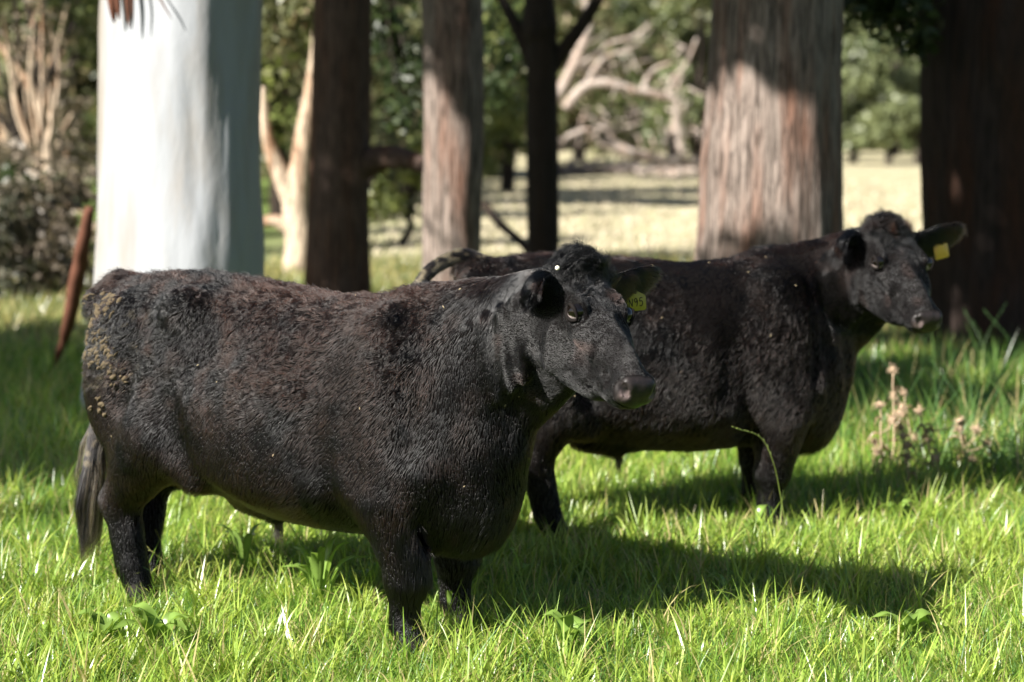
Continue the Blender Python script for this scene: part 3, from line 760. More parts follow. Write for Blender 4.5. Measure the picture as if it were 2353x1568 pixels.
    u = np.array([math.cos(ph)*math.cos(ps), -math.cos(ph)*math.sin(ps), -math.sin(ph)])
    r = np.array([-math.sin(ps), -math.cos(ps), 0.])
    v = np.cross(r, u); v = v if v[2] > 0 else -v
    if roll:
        cr, sr = math.cos(rad(roll)), math.sin(rad(roll)); r, v = cr*r+sr*v, cr*v-sr*r
    u, r, v = Rw.T@u, Rw.T@r, Rw.T@v
    eyeR = np.array([.165, .052, .098*(1+(hwf-1)*.95)])                   # along, up, side
    E = loc(head_eye)
    H0 = E - (u*eyeR[0]+v*eyeR[1]+r*eyeR[2])
    def hf(s_): return 1+(hwf-1)*min(1, max(0, 1-(s_-.15)/.30))
    def H(s_, t_, w_): return H0+u*s_+v*t_+r*w_*hf(s_)
    A = np.stack([u, r, v], 1)
    # neck: overlapping ellipsoids from shoulder to skull
    q0 = np.array([.46, 0, .93]); q3 = H(.0, -.085, 0); q1 = q0+np.array([.24, 0, .02]); q2 = q3-(u*.75+np.array([0, 0, .25]))*.16
    N = 9
    for i in range(N):
        t = i/(N-1); c = (1-t)**3*q0+3*(1-t)**2*t*q1+3*(1-t)*t*t*q2+t**3*q3
        tn = 3*(1-t)**2*(q1-q0)+6*(1-t)*t*(q2-q1)+3*t*t*(q3-q2); tn /= np.linalg.norm(tn)
        side = np.cross(tn, (0, 0, 1)); side /= np.linalg.norm(side); upv = np.cross(side, tn)
        R_ = np.stack([tn, side, upv], 1)
        fl.ell(c, (.15-.03*t, .20*(1-t)+.118*t, .275*(1-t)+.125*t), R_, .05)
        if .12 < t < .95:      # dewlap
            cc = c-upv*(.225*(1-t)+.095*t)+np.array([0, 0, -.01])
            fl.ell(cc, (.10, .048+.01*(1-t), .10), R_, .06)
        if t < .5: fl.ell(c+upv*(.19*(1-t)+.09*t), (.12, .075, .08), R_, .05)  # crest
    fl.ell(q0*.55+np.array([.70, 0, .60])*.45+np.array([.05, 0, -.02]), (.16, .13, .2), None, .08)
    # neck skin folds
    for kk in range(6):
        t = .22+.10*kk; c = (1-t)**3*q0+3*(1-t)**2*t*q1+3*(1-t)*t*t*q2+t**3*q3
        for sy in (-1, 1):
            w_ = .19*(1-t)+.125*t
            a = c+r*0+np.array([0, 0, .10-.03*t]); 
            sd = np.cross(norm(q3-q0), (0, 0, 1)); sd = sd/np.linalg.norm(sd)*sy
            fl.cone(a+sd*w_, c+sd*(w_*.86)+np.array([.03, 0, -.17]), .010, .016, .03)
    # head
    hs = [(-.075,.03,-.06,.03),(-.06,.070,-.12,.062),(-.02,.105,-.165,.094),(.04,.112,-.195,.107),(.10,.102,-.210,.107),(.16,.086,-.213,.099),(.21,.072,-.205,.088),(.27,.058,-.185,.076),
          (.33,.050,-.158,.067),(.39,.046,-.106,.062),(.435,.044,-.080,.067),(.472,.038,-.068,.065),(.486,.024,-.058,.056),(.492,.0,-.045,.034)]
    hs = [q[:3]+(q[3]*hf(q[0]),) for q in hs]
    fl.loft(hs, H0, A, .035, 2.5, 2.5, .52)
    fl.ell(H(-.03, .085, 0), (.05, .065, .045), A, .05)                       # poll
    for sg in (-1, 1):
        fl.ell(H(.07, -.10, sg*.066), (.11, .042, .085), A, .04)             # cheek
        fl.ell(H(.145, .072, sg*.078), (.045, .012, .016), A, .03)            # brow
        fl.ell(H(.20, .005, sg*.070), (.08, .014, .03), A, .045)               # cheek bone
        fl.ell(H(.165, .048, sg*.113), (.026, .018, .019), A, .012, cut=True)  # socket
        fl.ell(H(.452, .000, sg*.042), (.036, .026, .034), A, .02)            # nostril wing
        fl.chain([H(.455, .020, sg*.060), H(.473, .008, sg*.057), H(.485, -.010, sg*.046)], [.005, .0115, .0095], .004, cut=True)
        fl.chain([H(.488, -.050, sg*.030), H(.45, -.056, sg*.066), H(.40, -.070, sg*.066), H(.335, -.100, sg*.066)], [.006, .008, .008, .005], .006, cut=True)
        fl.ell(H(.42, -.026, sg*.054), (.05, .02, .028), A, .02)              # upper lip
        fl.cone(H(.0, .03, sg*.08), H(-.012, .036, sg*.12), .042, .034, .03)   # ear base
    fl.ell(H(.408, -.080, 0), (.045, .044, .022), A, .015)                    # chin
    for sg in (-1, 1):  # bony planes of the face
        fl.ell(H(.27, -.045, sg*.100), (.075, .035, .018), A, .03, cut=True)
        fl.ell(H(.09, .035, sg*.128), (.04, .03, .016), A, .025, cut=True)
        fl.cone(H(.19, .012, sg*.094), H(.30, -.012, sg*.078), .008, .006, .025)
        fl.cone(H(.12, -.06, sg*.108), H(.16, -.17, sg*.085), .012, .012, .04)
        fl.ell(H(.39, -.02, sg*.072), (.03, .035, .010), A, .02, cut=True)
    fl.ell(H(.30, .052, 0), (.12, .020, .018), A, .03)
    fl.ell(H(.115, .112, 0), (.05, .020, .012), A, .03, cut=True)
    V, F = fl.surface()
    ne = len(V)
    # light relaxation
    import_edges = np.vstack([F[:, [0, 1]], F[:, [1, 2]], F[:, [2, 3]], F[:, [3, 0]]])
    for it in range(3):
        acc = np.zeros_like(V); num = np.zeros(len(V))
        for a, b in ((0, 1), (1, 0)):
            for k in range(3): acc[:, k] += np.bincount(import_edges[:, a], V[import_edges[:, b], k], len(V))
            num += np.bincount(import_edges[:, a], minlength=len(V))
        V = V*.45+.55*acc/num[:, None]
    # muscle and skin relief
    def normals(V, F):
        n = np.cross(V[F[:, 2]]-V[F[:, 0]], V[F[:, 3]]-V[F[:, 1]]); out = np.zeros_like(V)
        for j in range(4):
            for k in range(3): out[:, k] += np.bincount(F[:, j], n[:, k], len(V))
        return norm(out)
    Nn = normals(V, F)
    hd_s = (V-H0)@u; dist_head = np.linalg.norm(V-H(.2, -.03, 0), axis=1)
    onhead = sstep(.40, .27, dist_head)
    wv = V*np.array([1, 1, .45])
    V = V+Nn*((fbm(V, 5, seed)*.006+fbm(wv, 14, seed+3)*.0025)*(1-onhead)+(fbm(V, 22, seed+9)*.0036+fbm(V, 60, seed+19)*.0012)*onhead)[:, None]
    for sg in (1, -1):
        de = np.linalg.norm(V-H(.165, .048, sg*.1), axis=1); V = V+Nn*(.0016*np.sin(de*330)*sstep(.028, .036, de)*sstep(.075, .055, de))[:, None]
    nkm = sstep(.50, .62, V[:, 0])*sstep(.95, .82, V[:, 0])*sstep(.55, .7, V[:, 2])*(1-onhead)*(1-sstep(1.12, 1.2, V[:, 2]))
    V = V+Nn*(.0065*np.sin(V[:, 0]*62+V[:, 2]*9+2.5*noise(V*np.array([1, 1, .4]), 7, seed+8))*nkm*sstep(-.5, .3, noise(V, 4, seed+2)))[:, None]
    nb = len(V)
    # ears
    ear_at = {}
    for sg, (ed, eu, ef, eL, cf, eW) in ((1, ears[0]), (-1, ears[1])):
        def hv(a): return u*a[0]+v*a[1]+r*a[2]*sg
        ev, ef_ = ear_mesh(H(-.008, .038, sg*.108), hv(ed), hv(eu), hv(ef), eL, eW, cf)
        F = np.vstack([F, ef_+len(V)]); V = np.vstack([V, ev])
        ear_at[sg] = Rw@(H(-.008, .038, sg*.108)+hv(ed)/np.linalg.norm(hv(ed))*eL*.52-hv(eu)*.015)+O
    Nn = normals(V, F)
    # correct ear winding is irrelevant for shading (double sided); make hair normals from geometry
    hs_, ht_, hw_ = (V-H0)@u, (V-H0)@v, (V-H0)@r
    muz = np.maximum(sstep(.452, .474, hs_+.15*ht_), sstep(.034, .022, np.minimum(np.linalg.norm(V-H(.474, .002, .054), axis=1), np.linalg.norm(V-H(.474, .002, -.054), axis=1))))*(np.linalg.norm(V-H(.44, -.01, 0), axis=1) < .16)*sstep(-.065, -.045, ht_)
    skinc = np.tile(np.array([[.0035, .0028, .0027]]), (len(V), 1))
    mc = np.array([.022, .0175, .017])*(1+.35*noise(V, 40, 5)[:, None])
    mc = mc*(1-.55*sstep(.0, .6, noise(V, 26, 11))[:, None])
    skinc = skinc*(1-muz[:, None])+mc*muz[:, None]
    rim = sstep(.024, .010, np.minimum(np.linalg.norm(V-H(.482, -.008, .049), axis=1), np.linalg.norm(V-H(.482, -.008, -.049), axis=1)))[:, None]
    skinc = skinc*(1-rim)+np.array([.13, .098, .095])*rim
    hole = sstep(.0135, .0095, np.minimum(np.linalg.norm(V-H(.476, .004, .054), axis=1), np.linalg.norm(V-H(.476, .004, -.054), axis=1)))[:, None]
    skinc = skinc*(1-hole)+.0015*hole  # dark of the nostril hollow put into the skin colour
    md = np.full(len(V), 1.)
    for sg in (1, -1):
        pm = [H(.488, -.050, sg*.030), H(.45, -.056, sg*.066), H(.40, -.070, sg*.066), H(.335, -.100, sg*.066)]
        for a2, b2 in zip(pm[:-1], pm[1:]):
            tq = np.clip(((V-a2)@(b2-a2))/((b2-a2)@(b2-a2)), 0, 1); md = np.minimum(md, np.linalg.norm(V-a2-tq[:, None]*(b2-a2), axis=1))
    skinc = np.where((md < .0085)[:, None], .0008, skinc)  # carved mouth groove darkened in the colour too
    if seed == 1:   # grass stain on the wet lip
        gs = muz*sstep(-.02, -.045, ht_)*sstep(.02, -.02, hw_)
        skinc = skinc*(1-.8*gs[:, None])+np.array([.07, .13, .015])*.8*gs[:, None]
    skinc = np.concatenate([skinc, muz[:, None]], 1)
    body = mesh_np('body', V, F, M_SKIN, root, True, skinc)
    # ---- eyes
    for sg in (1, -1):
        mb = MB(); c = H(.165, .048, sg*.089)
        def ball(cen, rr, nu=20, nv=14, half=False, sc=(1, 1, 1)):
            th = np.linspace(0, np.pi, nv); ph_ = np.linspace(0, 2*np.pi, nu, endpoint=False)
            P = np.array([[math.sin(a)*math.cos(b)*sc[0], math.sin(a)*math.sin(b)*sc[1], math.cos(a)*sc[2]] for a in th for b in ph_])*rr
            ax = r*sg*.95+u*.12; ax /= np.linalg.norm(ax); bx = np.cross(v, ax); bx /= np.linalg.norm(bx); cx = np.cross(ax, bx)
            Q = cen+P[:, :1]*bx+P[:, 1:2]*cx+P[:, 2:]*ax
            i = np.arange(nv-1)[:, None]*nu; j = np.arange(nu)[None]; k_ = (j+1) % nu
            return Q, np.stack([i+j, i+nu+j, i+nu+k_, i+k_], -1).reshape(-1, 4)
        Q, f = ball(c, .0278); mb.add(Q, f); sclera = mb.build('eye', M_SCL, root)
        mb = MB(); Q, f = ball(c+r*sg*.0012+v*.0029-u*.0004, .0279); mb.add(Q, f); mb.build('iris', M_EYE, sclera)
        # lids
        mb = MB(); ax = r*sg*.93+u*.15; ax /= np.linalg.norm(ax)
        bx = u-ax*np.dot(u, ax); bx /= np.linalg.norm(bx); cx = np.cross(bx, ax); cx = cx if np.dot(cx, v) > 0 else -cx
        for up_, k0 in ((1, .0205), (-1, -.0205)):
            a_ = np.linspace(-1, 1, 15)
            pth = [c+ax*(.0232-.008*x*x)+bx*(x*.0300)+cx*(k0*(1-x*x)**.8-.0045*x) for x in a_]
            Q, f = tube_np(pth, [.0035+.003*(1-x*x) for x in a_], 8); mb.add(Q, f)
        mb.build('eyelid', M_LID, root)
    # ---- hooves
    for key in ('R', 'L'):
        fx, fy, hx, hy = legs[key]
        for px_, py_ in ((fx+.05, fy), (hx+.055, hy)):
            mb = MB()
            for s2 in (-1, 1):
                pth = [(px_-.02, py_+s2*.024, .085), (px_, py_+s2*.026, .04), (px_+.02, py_+s2*.026, .0)]
                Q, f = tube_np(pth, [.028, .033, .036], 14); mb.add(Q, f)
            mb.build('hoof', M_HOOF, root)
    # ---- coat
    fc = V[F].mean(1); a_ = np.linalg.norm(np.cross(V[F[:, 2]]-V[F[:, 0]], V[F[:, 3]]-V[F[:, 1]]), axis=1)
    earf = F[:, 0] >= nb
    side_w = 1.0
    hdist = np.linalg.norm(fc-H(.2, -.03, 0), axis=1)
    wgt = a_*(1+4.0*sstep(.42, .3, hdist))*np.where(earf, 1.6, 1.0)*np.where(fc[:, 1] > .05, .55, 1.0)
    muzf = muz[F].mean(1); wgt = wgt*(muzf < .3)
    eyem = np.minimum(np.linalg.norm(fc-H(.165, .048, .1), axis=1), np.linalg.norm(fc-H(.165, .048, -.1), axis=1)); wgt = wgt*(eyem > .025)
    ml = [H(.45, -.056, .066), H(.40, -.070, .066), H(.335, -.100, .066)]+[H(.45, -.056, -.066), H(.40, -.070, -.066), H(.335, -.100, -.066)]
    for a2, b2 in ((ml[0], ml[1]), (ml[1], ml[2]), (ml[3], ml[4]), (ml[4], ml[5])):
        tq = np.clip(((fc-a2)@(b2-a2))/((b2-a2)@(b2-a2)), 0, 1); wgt = wgt*(np.linalg.norm(fc-a2-tq[:, None]*(b2-a2), axis=1) > .0075)
    wgt = wgt*(fc[:, 2] > .06)
    wgt /= wgt.sum()
    pick = rng.choice(len(F), nhair, p=wgt)
    bu, bv = rng.random((2, nhair)); fa = F[pick]
    P0 = (V[fa[:, 0]]*((1-bu)*(1-bv))[:, None]+V[fa[:, 1]]*(bu*(1-bv))[:, None]+V[fa[:, 2]]*(bu*bv)[:, None]+V[fa[:, 3]]*((1-bu)*bv)[:, None])
    N0 = norm(Nn[fa].mean(1)); isear = earf[pick]
    s0, t0, w0 = (P0-H0)@u, (P0-H0)@v, (P0-H0)@r
    dh = np.linalg.norm(P0-H(.18, -.03, 0), axis=1); hm = sstep(.36, .27, dh)*(s0 > -.07)
    # flow of the coat
    x, y, z = P0.T
    D = np.stack([np.full(nhair, -.75), np.zeros(nhair), -.55-.3*sstep(.9, .5, z)], 1)
    nk = sstep(.45, .75, x)
    D = D*(1-nk[:, None])+nk[:, None]*np.array([-.35, 0, -1.0])
    lg = sstep(.62, .45, z)*((x > .3) | (x < -.5))
    D = D*(1-lg[:, None])+lg[:, None]*np.array([-.12, 0, -1.0])
    D = D*(1-hm[:, None])+hm[:, None]*(-u*.9+np.outer(w0, r)*3-v*.25)
    D[isear] = (np.outer(np.sign(w0), r)*1.0+u*.1)[isear]
    # waves, whorls: low-frequency turning of the flow
    wavy = sstep(.68, .92, z)*(1-nk)*(1-hm)*sstep(-.5, .3, noise(P0, 4.5, seed+51)+.5*sstep(.3, -.3, x))
    j1 = np.stack([noise(P0, 28, seed+k) for k in range(3)], 1); j2 = np.stack([noise(P0, 75, seed+30+k) for k in range(3)], 1); j3 = rng.normal(size=(nhair, 3))
    j0 = np.stack([noise(P0, 7, seed+60+k) for k in range(3)], 1)
    D = norm(D)+j0*(.45*(1-hm))[:, None]+j1*(.06+.30*wavy+.26*hm)[:, None]+j2*(.04+.42*wavy)[:, None]*(1-.6*hm)[:, None]+j3*(.07+.06*hm)[:, None]
    if seed == 1:   # licked, glossy whorl on the hip
        wc = np.array([-.32, -.27, 1.04]); wd = np.linalg.norm(P0-wc, axis=1); wm = sstep(.13, .09, wd)*(y < 0)
        ph_ = (P0[:, 0]-P0[:, 2]*.6)*290+fbm(P0, 14, 77)*9
        D = D*(1-.85*wm[:, None])+wm[:, None]*np.stack([np.sin(ph_)*.9, np.zeros(nhair), -.7+0*ph_], 1)
    else: wm = np.zeros(nhair)
    Dt = norm(D-N0*np.sum(D*N0, 1)[:, None])
    lift = (.22+.16*wavy+.1*np.abs(j1[:, 0]))*(1-.45*hm)
    lift = np.where(isear, .35, lift)
    Lh = (.017+.010*wavy+.012*sstep(.62, .45, z)*(1-lg)+.004*lg)*(1-.55*hm)*(.7+.6*rng.random(nhair))
    spine = sstep(1.12, 1.19, z)*(np.abs(y) < .09)*(1-hm)*(x < .75)
    Lh = Lh*(1+.8*spine); lift = lift+.35*spine*rng.random(nhair)
    brk = sstep(.55, .42, z)*sstep(.48, .55, x); Lh *= 1+.8*brk
    Lh = np.where(isear, .018+.022*rng.random(nhair), Lh)
    poll = sstep(.085, .03, s0)*(t0 > .03)*(np.abs(w0) < .10)*(s0 > -.13)*(~isear)
    Lh = Lh*(1-poll)+poll*(.022+.026*rng.random(nhair)); lift = lift*(1-poll)+poll*.6
    fore = sstep(.23, .10, s0)*(t0 > .05)*(np.abs(w0) < .085)*(~isear)*(s0 > -.1); Lh = np.maximum(Lh, fore*.024)
    K = 5; tt = np.linspace(0, 1, K)
    crv = (j2*.55+j1*.3)*(.15+.9*wavy+1.6*poll)[:, None]
    grav = np.array([0, 0, -1.0])*(.25+.4*poll)[:, None] if False else np.array([0, 0, -.35])
    ph2 = rng.random(nhair)*1.2+noise(P0, 38, seed+55)*7
    bt = norm(np.cross(N0, Dt))
    Pts = np.zeros((nhair, K, 3))
    for k in range(K):
        t = tt[k]
        off = Dt*np.cos(lift)[:, None]*t+N0*(np.sin(lift)*(t-.45*t*t))[:, None]+crv*t*t*.6+grav*t*t*.5
        curl = (poll*.30+fore*.26+wavy*.10)[:, None]*(bt*np.sin(ph2+t*7)[:, None]+N0*np.cos(ph2+t*7)[:, None])*t
        Pts[:, k] = P0+(off+curl)*Lh[:, None]
    Pts[:, 0] -= N0*.002
    # colour of each hair
    bn = fbm(P0, 3.2, seed+40, 3)*.8+.45*noise(P0, 17, seed+44)
    bm = sstep(-.25, .45, bn+brown-.5)*(1-.75*hm)*(1-.9*wm)*sstep(.25, .5, z)
    bm = np.maximum(bm, .8*sstep(.66, .56, z)*sstep(.47, .5, z+.1)*(np.abs(x+.2) < .35))
    black = np.array([.0018, .0018, .0020]); brn = np.array([.014, .0062, .0042])
    col = black*(1-bm[:, None])+brn*bm[:, None]
    hv_ = np.clip(noise(P0, 30, seed+95)+.4*noise(P0, 80, seed+96), -1, 1)
    col = np.where((hm > .3)[:, None], black*(1.2-.8*hv_)[:, None]+(brn*.9)*sstep(.25, .7, noise(P0, 16, seed+97))[:, None], col)
    col = col*(.7+.6*rng.random(nhair))[:, None]
    rust = (poll*sstep(.2, .8, noise(P0, 14, 9))*sstep(.06, .0, w0+.02))[:, None]
    col = col*(1-rust)+np.array([.13, .05, .025])*rust
    if mud:
        mm = sstep(-.50, -.80, x)*sstep(.70, .85, z)*sstep(1.16, 1.05, z)*(y < .12)
        cl = noise(P0*np.array([1, 1, 1.5]), 55, seed+70)+.5*noise(P0, 16, seed+71)
        mk = (.7*mm*sstep(.25, .45, cl+.5*mm-.45))[:, None]
        col = col*(1-mk)+np.array([.13, .10, .055])*mk
    specks = (noise(P0, 170, seed+90) > .93) & (z > .6) & (rng.random(nhair) < .5)
    hair_curves('coat', Pts, np.where(hm > .5, .00048, .00075)*(.8+.4*rng.random(nhair)), M_HAIR, root, col, .25)
    # ---- tail
    tp = spline(tail['path'], 26); tr_ = np.interp(np.linspace(0, 1, 26), [0, .15, .6, 1], [.048, .036, .026, .018])*tail.get('r', 1)
    tv, tf = tube_np(tp, tr_, 16); tv = tv+noise(tv, 30, 3)[:, None]*.003
    tail_o = mesh_np('tail', tv, tf, M_SKIN, root, True, np.tile([[.005, .004, .0035]], (len(tv), 1)))
    nt_ = 16000; ti = rng.random(nt_)**.8; ii = ti*24.99; i0 = ii.astype(int); fr = (ii-i0)[:, None]
    cp = tp[i0]*(1-fr)+tp[i0+1]*fr; tn = norm(tp[i0+1]-tp[i0]); rr = np.interp(ti, [0, .15, .6, 1], [.048, .036, .026, .018])*tail.get('r', 1)
    rd = rng.normal(size=(nt_, 3)); rd = norm(rd-tn*np.sum(rd*tn, 1)[:, None])
    b = cp+rd*(rr*.97)[:, None]; Lt = .02+.03*ti
    Tp = np.stack([b+(tn*.9*k/3+rd*.35*k/3*(1-.3*k/3))*Lt[:, None] for k in range(4)], 1)
    cm = noise(cp*np.array([1, 1, 1])+rd*.02, 60, seed+80)
    tmud = tail.get('mud', 0)*sstep(-.2, .15, cm)
    tcol = np.array([.012, .010, .010])*(1-tmud[:, None])+(np.array([.12, .09, .05])*tail.get('mc', 1))*tmud[:, None]
    tcol = tcol*(.7+.6*rng.random(nt_))[:, None]
    hair_curves('tail_hair', Tp, np.full(nt_, .0008), M_HAIR, tail_o, tcol, .4)
    if 'switch' in tail:
        nlock = 46; per = 60; S_ = []; Cc = []
        z0 = tail['switch'][0]; zend = tail['switch'][1]
        for q in range(nlock):
            tq = 1-.35*rng.random()**1.5; k0 = min(24, int(tq*25)); b0 = tp[k0]
            an = rng.random()*6.28; sp = .042*rng.random()**.5
            end = np.array([b0[0]*0+tail['end'][0]+math.cos(an)*sp*1.0, tail['end'][1]+math.sin(an)*sp, zend+.16*rng.random()])
            mid = (b0+end)/2+np.array([math.cos(an), math.sin(an), 0])*.016+rng.normal(size=3)*.012
            pth = spline([b0, mid, end], 9)
            mudl = rng.random() < .4
            for w_ in range(per):
                o_ = rng.normal(size=3)*.0045; o_[2] = 0; o2 = rng.normal(size=3)*.0025
                e = np.linspace(0, 1, 9)[:, None]; cut = .75+.25*rng.random()
                S_.append(pth[0]+(pth-pth[0])*cut+o_*(.6+.6*np.sin(e*3))+o2*e+.003*np.sin(e*22+an))
                mu = mudl and rng.random() < .75
                Cc.append(np.array([.15, .105, .06])*(.5+rng.random()) if mu else np.array([.004, .003, .003])*(.6+rng.random()*.8))
        hair_curves('tail_switch', np.array(S_), np.full(len(S_), .0011), M_HAIR_LONG, root, np.array(Cc), .35)
    # ---- sheath tuft
    n_ = 260; bse = np.array([-.215, 0, .37])+rng.normal(size=(n_, 3))*.010
    tipp = np.array([-.21, 0, .26])+rng.normal(size=(n_, 3))*.012; tipp[:, 2] += .09*rng.random(n_)
    Sp = np.stack([bse+(tipp-bse)*t+np.array([.006, 0, 0])*math.sin(t*3) for t in np.linspace(0, 1, 5)], 1)
    hair_curves('sheath_tuft', Sp, np.full(n_, .0009), M_HAIR_LONG, root, np.tile([[.015, .011, .01]], (n_, 1)), .2)
    # ---- dried mud flakes caught in the coat of the rump
    if mud:
        vis = np.where((P0[:, 0] < -.55) & (P0[:, 2] > .72) & (P0[:, 2] < 1.14) & (N0[:, 1] < .2))[0]
        cl = fbm(P0[vis], 9, seed+5)+.9*sstep(-.60, -.86, P0[vis, 0])+.45*sstep(.80, .98, P0[vis, 2])-1.05
        vis = vis[cl > -.06]; rng.shuffle(vis); vis = vis[:260]
        mb = MB()
        for q in vis:
            c = P0[q]+N0[q]*.007; a1 = Dt[q]; b1 = np.cross(N0[q], a1); L1 = .005+.012*rng.random(); W1 = .003+.006*rng.random()
            k_ = 9; an = np.linspace(0, 6.283, k_, endpoint=False); rr_ = 1+.28*rng.normal(size=k_)
            ring = c+np.outer(np.cos(an)*rr_*L1, a1)+np.outer(np.sin(an)*rr_*W1, b1)
            top = c+N0[q]*.003+(ring-c)*.55
            i = np.arange(k_); k2 = (i+1) % k_
            mb.add(np.vstack([ring-N0[q]*.004, top, c+N0[q]*.0035]), [np.stack([i, k2, k_+k2, k_+i], -1), np.stack([k_+i, k_+k2, np.full(k_, 2*k_)], -1)])
        tag(mb.build('dried_mud', M_MUD, root, False), kind='stuff')
    # ---- grass seeds and chaff flecks on the back
    vis = np.where((P0[:, 2] > .6) & (hm < .1) & (N0[:, 1] < 0))[0]; rng.shuffle(vis); mb = MB()
    for q in vis[:12]:
        c = P0[q]+N0[q]*.008; a1 = norm(Dt[q]+.7*rng.normal(size=3)); L1 = .003+.005*rng.random()
        Q, f = tube_np([c-a1*L1, c, c+a1*L1], [.0004, .0013, .0004], 5); mb.add(Q, f)
    tag(mb.build('grass_seed', M_CHAFF, root), kind='stuff')
    print(name, 'built', round(time.time()-T0, 1), len(V))
    return root, ear_at

M_CHAFF = simple_mat('chaff', (.55, .45, .28), .8, .2, .2, 80)
near_origin = (-.664, 6.20, 0)
e1 = W(1320, 715, 5.42)
n_root, n_ear = cow('cow', near_origin, 34, 1, e1, 62, 33,
    {'R': (.495, -.17, -.77, -.17), 'L': (.46, .16, -.95, .07)},
    {'path': [(-.88, 0, 1.165), (-.955, -.02, 1.09), (-.985, -.05, .95), (-.99, -.08, .80), (-.99, -.11, .66), (-1.0, -.14, .52)], 'switch': (.6, .12), 'end': (-1.01, -.16), 'mud': .75},
    [((.62, -.10, .62), (.1, 1, 0), (.7, 0, -.6), .115, .9, .07), ((-.22, -.02, 1.0), (.1, 1, -.1), (-.9, 0, -.4), .235, .5, .082)],
    'black cow in front with a numbered yellow ear tag and mud on its rump', brown=.5, roll=8, nhair=280000)
e2 = W(2013, 601, 7.45)
f_root, f_ear = cow('cow', (.66, 7.66, 0), -12, 2, e2, 70, 37,
    {'R': (.42, -.17, -.56, -.17), 'L': (.47, .17, -.70, .17)},
    {'path': [(-.76, 0, 1.16), (-.86, 0, 1.215), (-.94, 0, 1.205), (-1.03, -.01, 1.15), (-1.09, -.02, 1.05), (-1.13, -.02, .88)], 'mud': .95, 'r': .78, 'mc': 1.9},
    [((.55, -.02, .65), (.1, 1, 0), (.7, 0, -.6), .13, .9, .07), ((-.10, .05, 1.0), (.1, 1, 0), (-.9, 0, -.3), .25, .4, .10)],
    'black cow standing behind with an arched tail and blank orange ear tag', h=.0095, nhair=180000, brown=.80, mud=False, lo_y=-1.0, hi_x=1.2, roll=4, hwf=1.35, rear=.88)
print('EARS', n_ear, f_ear)
# ------------------------------------------------------------------ ear tags
def tag_outline(w=.038, hb=.050, hn=.030):
    pts = [(-.011, .010), (.011, .010), (.013, -.008), (.016, -hn*.7), (w*.9, -hn-.004), (w, -hn-.010), (w, -hn-hb+.006), (w-.006, -hn-hb), (-w+.006, -hn-hb), (-w, -hn-hb+.006), (-w, -hn-.010), (-w*.9, -hn-.004), (-.016, -hn*.7), (-.013, -.008)]
    return pts
def ear_tag(parent, loc_w, yaw, tilt, mat, text=None, pitch=0, **kw):
    """flat plastic tag hanging from the ear; yaw 0 faces the camera"""
    pts = tag_outline(**kw); n = len(pts); t = .0012
    V = [(x, -t, z) for x, z in pts]+[(x, t, z) for x, z in pts]
    i = np.arange(n); k = (i+1) % n
    mb = MB()
    cen = [(0, -t, -.03), (0, t, -.03)]
    V = np.array(V+cen)
    mb.add(V, [np.stack([i, k, np.full(n, 2*n)], -1), np.stack([k+n, i+n, np.full(n, 2*n+1)], -1), np.stack([i, i+n, k+n, k], -1)])
    o = mb.build('ear_tag', mat, parent, False)
    M = Matrix.Translation(loc_w)@Matrix.Rotation(rad(yaw), 4, 'Z')@Matrix.Rotation(rad(tilt), 4, 'Y')@Matrix.Rotation(rad(pitch), 4, 'X')
    bpy.context.view_layer.update()
    o.matrix_world = M; bpy.context.view_layer.update()
    mb = MB(); Q, f = tube_np([(0, -.006, 0), (0, -.003, 0), (0, .012, 0)], [.006, .0075, .004], 14); mb.add(Q, f); b = mb.build('button', mat, o)
    if text:
        mb = MB(); hgt = .027; wd = .0145
        for ci, ch in enumerate(text):
            for st in GLYPH[ch]:
                pth = np.array([(-.031+ci*.0165+x*wd, -.0016, -.070+z*hgt+ci*.0008) for x, z in st])
                pth = spline(pth, max(6, 5*len(pth))) if len(pth) > 2 else pth
                Q, f = tube_np(pth, np.full(len(pth), .0015), 6); Q[:, 1] = -.0016+(Q[:, 1]+.0016)*.3; mb.add(Q, f)
        mb.build('number', M_INK, o)
    return o
GLYPH = {'8': [[(.5, .5), (.1, .75), (.5, 1), (.85, .75), (.5, .5), (.1, .22), (.5, 0), (.9, .25), (.5, .5)]],
         'N': [[(.05, 0), (.1, .95)], [(.1, .95), (.75, .05)], [(.75, .05), (.85, 1)]],
         '1': [[(.45, 0), (.5, 1)]],
         '9': [[(.8, .75), (.5, 1), (.15, .75), (.45, .5), (.8, .75), (.75, .35), (.6, 0)]],
         '5': [[(.85, 1), (.3, .97)], [(.3, .97), (.22, .58), (.65, .62), (.85, .32), (.55, .02), (.12, .08)]]}
ear_tag(n_root, Vector(n_ear[-1])+Vector((.012, -.012, .004)), 8, -4, M_TAG, '8N95', w=.042, hb=.054, hn=.028)
ear_tag(f_root, Vector(f_ear[-1])+Vector((.01, -.02, .012)), 22, -12, M_TAG2, None, w=.036, hb=.066)
for p_, r_, yw in ((W(1281, 616, 5.44), .0065, 0), (W(1226, 652, 5.47), .008, 70)):
    mb = MB(); Q, f = tube_np([(0, -.003, 0), (0, 0, 0), (0, .004, 0)], [r_, r_*1.1, r_*.6], 14); mb.add(Q, f); o = mb.build('ear_button', M_BTN, n_root)
    bpy.context.view_layer.update(); o.matrix_world = Matrix.Translation(p_)@Matrix.Rotation(rad(yw), 4, 'Z'); bpy.context.view_layer.update()

